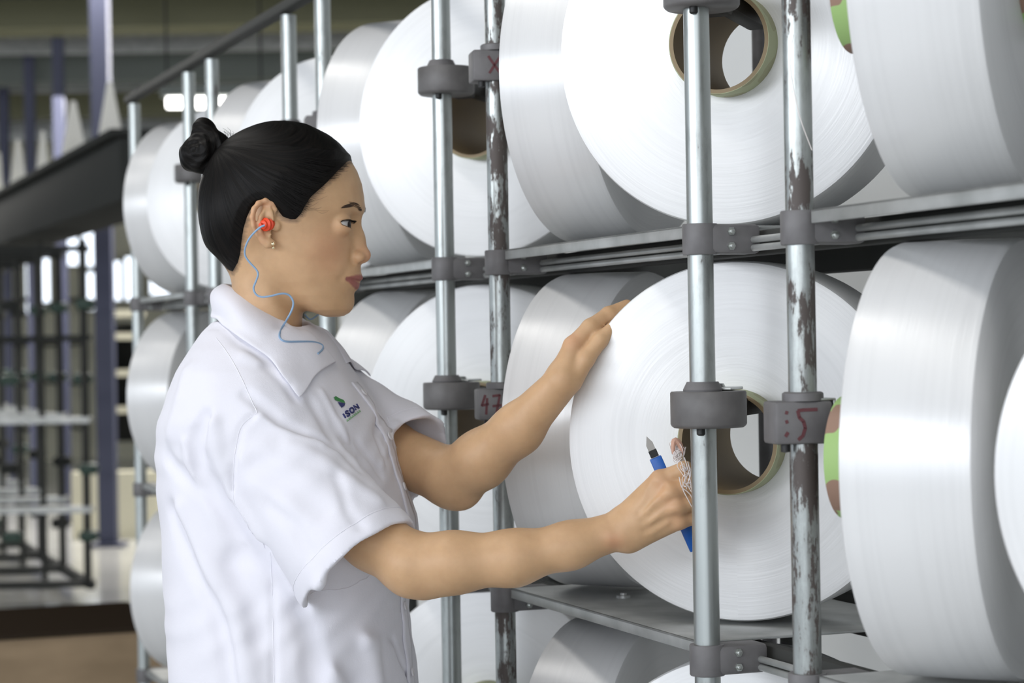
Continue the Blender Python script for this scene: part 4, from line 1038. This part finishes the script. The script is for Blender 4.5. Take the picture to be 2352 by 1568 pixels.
# ---- collar: two leaves folded over a stand
def bez(pts, n):
    pts = [np.array(p, float) for p in pts]; out = []
    m = len(pts) - 1
    for i in range(n):
        u = i / (n - 1) * m; j = min(int(u), m - 1); t = u - j
        p0, p1, p2, p3 = pts[max(j - 1, 0)], pts[j], pts[j + 1], pts[min(j + 2, m)]
        out.append(.5 * ((2 * p1) + (-p0 + p2) * t + (2 * p0 - 5 * p1 + 4 * p2 - p3) * t * t + (-p0 + 3 * p1 - 3 * p2 + p3) * t ** 3))
    return out
# (pixel, distance from the middle plane towards the camera); the far leaf mirrors it
fold_e = [tl(513, 652, 0), tl(523, 657, .030), tl(556, 675, .052), tl(600, 706, .060), tl(644, 735, .057), tl(690, 775, .047), tl(726, 818, .036), tl(751, 847, .028)]
outer_e = [tl(487, 722, 0), tl(493, 737, .045), tl(535, 768, .083), tl(590, 806, .100), tl(625, 836, .102), tl(650, 868, .098), tl(668, 896, .092), tl(686, 918, .086)]
stand_e = [tl(530, 745, 0), tl(536, 752, .028), tl(566, 772, .050), tl(604, 800, .057), tl(650, 820, .050), tl(690, 840, .036), tl(726, 855, .022), tl(748, 868, .010)]
def on_shirt(e, off):
    w_ = tw(e); q = None
    return w_
COE = []
for px, py in [(493, 737), (535, 768), (590, 806), (625, 836), (650, 868), (668, 896), (686, 918)]:
    q = SHF.hit(px, py, 2.2, 2.8)
    if q is None: COE.append(tl(px, py, .045)); continue
    q = q + SHF.grad(q) * .0045; COE.append(np.array([(q - OT) @ FT, (q - OT) @ ST, q[2] - OT[2]]))
outer_e = [tl(487, 722, 0)] + COE
from mathutils.bvhtree import BVHTree
LEAF = []
def leaf(sg, name):
    n, m_ = 40, 14; fe, oe, se = bez(fold_e, n), bez(outer_e, n), bez(stand_e, n); vs, fs = [], []
    for i in range(n):
        f_, o_, s_ = fe[i], oe[i], se[i]; up_ = np.array([0, 0, 1.])
        side = unit(np.array([0, 1., 0]) * (i / n * 1.2 + .15) + np.array([-1., 0, 0]) * max(0, .5 - i / n))
        row = []
        for k in range(6): t = k / 5; row.append(s_ * (1 - t) + (f_ - side * .003) * t)
        for k in range(m_):
            t = k / (m_ - 1); p = f_ * (1 - t) + o_ * t + side * (.010 * math.sin(math.pi * min(1, t * 1.15)) * (1 - .4 * t)) + up_ * .004 * math.sin(math.pi * t) + side * .0015 * math.sin(i * .55) * t
            row.append(p)
        for k, p in enumerate(row):
            q = tw(p * np.array([1, sg, 1]))
            if k >= 6 and SHF.at(q) < .0040: q = SHF.snap(q, .0042, 8)
            vs.append(q)
    w = 6 + m_
    for i in range(n - 1):
        for k in range(w - 1): fs.append((i * w + k, (i + 1) * w + k, (i + 1) * w + k + 1, i * w + k + 1))
    LEAF.append(BVHTree.FromPolygons([Vector(v) for v in vs], fs))
    mb = MB(); mb.add([Vector(v) for v in vs], fs); o = wchild(name, mb.mesh(name, 60), M['cloth'])
    so = o.modifiers.new('thickness', 'SOLIDIFY'); so.thickness = .0022; so.offset = 0
    su = o.modifiers.new('smooth', 'SUBSURF'); su.levels = 1; su.render_levels = 1
    return o
leaf(1, 'collar'); leaf(-1, 'collar')
# ---- seams: hem stitching, armhole and side seams, collar edge stitching
def seam(pts, r=.0007, name='seam', m='cloth', close=False):
    q = [SHF.snap(p, -.0001, 8) for p in pts]; q = [p for p in q if abs(SHF.at(p)) < .004]
    mb = MB(); mb.tube([Vector(p) for p in q], r, 5, close); return wchild(name, mb.mesh(name), M[m])
seam(ring(RS0, RS1, .0215, .0738, 0, 90)[:-1], .0008, 'hem_stitch', close=True); seam(ring(LS0, LS1, .0215, .0645, 0, 80)[:-1], .0008, 'hem_stitch', close=True)
for pts in ([(310, 640), (297, 760), (302, 870), (350, 950), (420, 1045)], [(310, 640), (330, 570), (390, 520)], [(440, 1060), (448, 1200), (452, 1380), (455, 1568)], [(230, 230), (300, 330), (390, 520)]):
    q = drop(pts)
    if len(q) > 2: seam(bez(q, 40), .0007)
# ---- placket with buttons down the front
def front_pt(py, s, off):
    z = tl(640, py)[2]; bq, fq, wq = np.interp(z, rz, rb), np.interp(z, rz, rf), np.interp(z, rz, rw); c, a = (bq + fq) / 2, (fq - bq) / 2
    x = c + a * (1 - (abs(s) / wq) ** 2.35) ** (1 / 2.35); p = tw(np.array([x, s, z])); return SHF.snap(p, off)
pv, pf = [], []; pys = np.linspace(880, 1800, 70)
for i, py in enumerate(pys):
    for s in (.020, .012, 0, -.008): pv.append(Vector(front_pt(py, s, .0012)))
    if i:
        for k in range(3): a = (i - 1) * 4 + k; pf.append((a, a + 1, a + 5, a + 4))
mb = MB(); mb.add(pv, pf); pl = wchild('placket', mb.mesh('placket', 60), M['cloth']); so = pl.modifiers.new('thickness', 'SOLIDIFY'); so.thickness = .002; so.offset = 0
M['button'] = mat('pearl_button', (.72, .70, .72), .25, 0, .6)
for py in (905, 1010, 1120, 1250, 1390, 1540):
    c = front_pt(py, .006, .0030); nn = Vector(SHF.grad(c)); mb = MB(); mb.lathe([(0, .0012), (.003, .0010), (.0045, .0016), (.0052, .0008), (.005, -.0004), (0, -.0004)], Vector(c), nn, 24)
    wchild('button', mb.mesh('button'), M['button'])
# ---- embroidered mark on the far breast: green and blue emblem with letters
M['emb_green'] = mat('green_thread', (.05, .24, .07), .7); M['emb_blue'] = mat('blue_thread', (.035, .04, .16), .7); M['emb_pale'] = mat('pale_green_thread', (.25, .42, .24), .7)
def on_cloth(px, py):
    q = SHF.hit(px, py, 2.3, 2.86)
    return None if q is None else q
def patch_poly(mb, poly, n=1):
    pts = [on_cloth(*p) for p in poly]
    if any(q is None for q in pts): return
    c = sum(pts) / len(pts); g = SHF.grad(c); g2 = [q + g * .0009 for q in pts]; k = len(pts)
    mb.add([Vector(q) for q in g2] + [Vector(c + g * .0012)], [(i, (i + 1) % k, k) for i in range(k)])
mb = MB(); patch_poly(mb, [(766, 913), (770, 910), (778, 915), (788, 919), (792, 926), (785, 925), (776, 922), (768, 919)]); wchild('emblem_leaf', mb.mesh('emblem_leaf', None), M['emb_green'])
mb = MB(); patch_poly(mb, [(775, 924), (782, 925), (792, 927), (790, 932), (784, 937), (779, 931)]); wchild('emblem_base', mb.mesh('emblem_base', None), M['emb_blue'])
def stitched(strokes, w, m, name):
    mb = MB()
    for s_ in strokes:
        q = [on_cloth(*p) for p in s_]
        if any(x is None for x in q): continue
        mb.tube([Vector(x + SHF.grad(x) * .0006) for x in q], w, 5)
    wchild(name, mb.mesh(name), m)
def lt(o, x, y):  # letter grid: x along the word, y up, word runs up to the right
    ux, uy = (.80, -.60), (-.52, -.85); return (o[0] + ux[0] * x + uy[0] * y, o[1] + ux[1] * x + uy[1] * y)
o = (793, 960); Wd = []
for x0, g in ((0, [[(0, 0), (0, 11)]]), (5, [[(8, 9.5), (6, 11), (2, 11), (.5, 8.5), (3, 6), (6, 5), (8, 2.5), (6, 0), (2, 0), (0, 1.5)]]), (17, [[(0, 3), (0, 8), (3, 11), (6, 11), (9, 8), (9, 3), (6, 0), (3, 0), (0, 3)]]), (30, [[(0, 0), (0, 11), (8, 0), (8, 11)]])):
    for st_ in g: Wd.append([lt(o, x0 + x, y) for x, y in st_])
stitched(Wd, .0011, M['emb_blue'], 'emblem_letters')
o2 = (797, 968); stitched([[lt(o2, x, 0), lt(o2, x + 1.5, 4), lt(o2, x + 3, 0)] for x in range(0, 36, 5)], .0006, M['emb_pale'], 'emblem_line')
# ---- trousers and shoes below the shirt (outside the frame, she stands on the floor)
TR = Field((-.45, 2.30, .03), (-.02, 2.80, .86), .006)
hipz = .80
for sg in (1, -1):
    hp = tw(np.array([tl(670, 1700)[0] - .01, .085 * sg, 0])); hp[2] = hipz
    kn_ = hp + FT * .03 * sg; kn_[2] = .46; an_ = hp + FT * .05 * sg; an_[2] = .09
    TR.chain([hp, kn_, an_], [.105, .082, .070], .05)
    sh = Field(an_ - np.array([.12, .08, .09]), an_ + np.array([.22, .08, .03]), .005); a = an_.copy(); a[2] = .035
    sh.cone(a, a + FT * .13, .036, .032, .02); sh.cone(a + np.array([0, 0, .02]), a + np.array([0, 0, .06]), .036, .034, .02)
    sh.all(lambda x, y, z: z * 1.0 - 0 * x + 0 * y - 1, 0, 'u') if False else None
    sv, sq_ = sh.nets(); sv[:, 2] = np.maximum(sv[:, 2], .003); wchild('shoe', np_mesh('shoe', sv, sq_), M['dark'])
c = tw(np.array([tl(670, 1700)[0] - .01, 0, 0])); c[2] = hipz; TR.ell(c, (.13, .175, .12), k=.05)
tv, tq = TR.nets(); M['trouser'] = mat('navy_trousers', (.03, .035, .06), .8); wchild('trousers', np_mesh('trousers', tv, tq), M['trouser'])
# ---------------------------------------------------------------- earplugs on a cord, earring, cutter, yarn waste
M['orange'] = mat('orange_plug', (.80, .07, .02), .45); M['cord'] = mat('blue_cord', (.25, .38, .55), .5); M['gold'] = mat('pale_gold', (.75, .66, .45), .2, .9)
plug_c = hw(hl(615, 515, .0755)); plugs = empty('corded_earplugs', plug_c, "red-orange earplug in the woman's ear, its thin blue cord dangling to the collar", 'earplug')
ax = Vector(unit(SH * .86 + FH * -.45 - np.array([0, 0, .08]))); mb = MB(); pc = Vector(plug_c)
mb.lathe([(0, -.009), (.0046, -.008), (.0066, -.005), (.0072, -.001), (.0050, .0005), (.0070, .002), (.0077, .0045), (.0052, .006), (.0050, .0085), (.0034, .0095), (0, .0095)], pc, ax, 24)
mb.build('plug', M['orange'], plugs, world=True)
mb = MB(); mb.lathe([(0, .009), (.0022, .009), (.0022, .0135), (0, .0135)], pc, ax, 12); mb.build('stem', M['orange'], plugs, world=True)
cord = [(608, 517, 2.4405), (599, 521, 2.4405), (588, 530, 2.442), (572, 548, 2.446), (563, 570, 2.452), (563, 587, 2.455), (573, 602, 2.456), (588, 618, 2.457), (593, 630, 2.457), (587, 648, 2.456), (582, 662, 2.455), (588, 676, 2.455), (602, 682, 2.455),
        (625, 679, 2.455), (645, 674, 2.457), (662, 676, 2.460), (673, 690, 2.462), (672, 708, 2.462), (660, 732, 2.462), (645, 757, 2.462), (642, 774, 2.455), (655, 784, 2.452), (690, 784, 2.458), (722, 785, 2.470), (740, 792, 2.482), (741, 802, 2.492), (730, 812, 2.50)]
cp = bez([P(*q) for q in cord], 150); cp2 = []
for q in cp:   # keep the cord outside skin and cloth
    q = q.copy(); 
    for _ in range(40):
        l = np.array([(q - OH) @ FH, (q - OH) @ SH, q[2] - OH[2]])
        if min(H.at(l), SHF.at(q)) > .0012: break
        q = q * (1 - .0012 / np.linalg.norm(q - CAMP)) + CAMP * (.0012 / np.linalg.norm(q - CAMP))
    cv = Vector(CAMP); dv = Vector(q) - cv; ln = dv.length; dv.normalize()
    for bt in LEAF:   # lie on top of the collar
        h_ = bt.ray_cast(cv, dv, ln + .03)
        if h_[0] is not None: q = np.array(cv + dv * (h_[3] - .0032)); break
    cp2.append(Vector(q))
for _ in range(3): cp2 = [cp2[0]] + [(cp2[i - 1] + cp2[i] * 2 + cp2[i + 1]) / 4 for i in range(1, len(cp2) - 1)] + [cp2[-1]]
mb = MB(); mb.tube(cp2, .00115, 8); mb.build('cord', M['cord'], plugs, world=True)
far = bez([P(*q) for q in [(700, 722, 2.57), (712, 733, 2.575), (726, 726, 2.58), (738, 716, 2.585)]], 24); mb = MB(); mb.tube([Vector(q) for q in far], .001, 8); mb.build('cord', M['cord'], plugs, world=True)
er = Vector(hw(hl(627.5, 560, .0765))); mb = MB(); mb.lathe([(0, .002), (.0016, .0014), (.002, 0), (0, 0)], er, Vector(SH), 16); mb.lathe([(0, .002), (.0013, .0012), (.0016, 0), (0, 0)], er + Vector((0.0003, 0, -.0045)), Vector(SH), 16)
eo = wchild('earring', mb.mesh('earring'), M['gold'])
# blue snap-off cutter held in the fist
M['cutblue'] = mat('blue_plastic', (.008, .10, .42), .35, 0, .5); M['blade'] = mat('blade_steel', (.30, .28, .255), .32, .9)
ca, cb_ = Vector(P(1505, 1050, 2.336)), Vector(P(1598, 1262, 2.339)); cu = (cb_ - ca).normalized(); cy = Vector((0, 1, 0)); cy = (cy - cu * cy.dot(cu)).normalized(); cx_ = cy.cross(cu)
RC = Matrix((cx_, cy, cu)).transposed()
cut = empty('utility_cutter', ca, "blue snap-off cutter with bare steel blade in the woman's right fist", 'cutter')
mb = MB(); mb.box((ca + cb_) / 2, (.0130, .0090, (cb_ - ca).length), RC, .0009); mb.build('handle', M['cutblue'], cut, world=True)
bw = .0080; Lb = .0225; mb = MB(); Mb = Matrix.Translation(ca) @ Matrix((cx_, cu * -1, cy)).transposed().to_4x4()
mb.prism([(-bw / 2, -.004), (bw / 2, -.004), (bw / 2, Lb - .0075), (-.0005, Lb + .002), (-bw / 2, Lb - .006)], .0006, Mb @ Matrix.Translation((0, 0, -.0003))); mb.build('blade', M['blade'], cut, smooth=None, world=True)
mb = MB(); mb.box(ca - cu * .0045, (.0090, .0022, .008), RC, .0004); mb.build('blade_carrier', M['black'], cut, smooth=None, world=True)
# tangle of cut yarn in the hand
M['waste'] = mat('yarn_waste', (.80, .74, .72), .5, 0, .4); rng = np.random.default_rng(3); mb = MB()
cen = [P(1556, 1048, 2.322), P(1562, 1034, 2.326), P(1572, 1075, 2.293), P(1584, 1105, 2.292), P(1550, 1030, 2.33)]
for i in range(44):
    c = cen[rng.integers(0, 5)]; n = 9; a0 = rng.uniform(0, 6.3); r0 = rng.uniform(.003, .011); ax1 = unit(rng.normal(size=3)); ax2 = unit(np.cross(ax1, rng.normal(size=3)))
    pts = [c + rng.normal(0, .002, 3) * .4 + (ax1 * math.cos(a0 + k * .6) + ax2 * math.sin(a0 + k * .6) * .7) * r0 * (1 - .03 * k) * np.array([.8, .45, 1.2]) for k in range(n)]
    mb.tube([Vector(p) for p in bez(pts, 26)], .00038, 5)
for q in ([(1560, 1095), (1566, 1118), (1578, 1128), (1588, 1140), (1592, 1160)], [(1572, 1050), (1582, 1085), (1588, 1120), (1592, 1150)], [(1565, 1060), (1574, 1095), (1568, 1120), (1582, 1150), (1590, 1165)], [(1580, 1060), (1586, 1090), (1580, 1112), (1592, 1135)]):
    mb.tube([Vector(p) for p in bez([P(x, y, 2.288 + .002 * k) for k, (x, y) in enumerate(q)], 30)], .00055, 5)
w_ = mb.build('yarn_waste', M['waste']); tag(w_, "small tangle of cut white threads at the woman's right fingers", 'thread', kind='stuff')
mb = MB(); pts = [P(1546, 1042, 2.325), P(1549, 1012, 2.326), P(1562, 1022, 2.327), P(1568, 1045, 2.326)]
mb.tube([Vector(p) for p in bez(pts, 16)], [.0035 * math.sin(math.pi * (.1 + .8 * i / 15)) for i in range(16)], 8)
tag(mb.build('paper_scrap', mat('pinkish_paper', (.58, .34, .25), .7)), "pinkish scrap of paper tube held above the woman's right fist", 'scrap')
# stray thread hanging down the worn post
mb = MB(); mb.tube([Vector(p) for p in bez([P(1822, 80, 2.02), P(1815, 150, 2.02), P(1835, 260, 2.02), P(1865, 345, 2.02)], 30)], .0004, 4)
tag(mb.build('loose_thread', M['waste']), 'single white thread hanging on the rusty post near the top', 'thread')
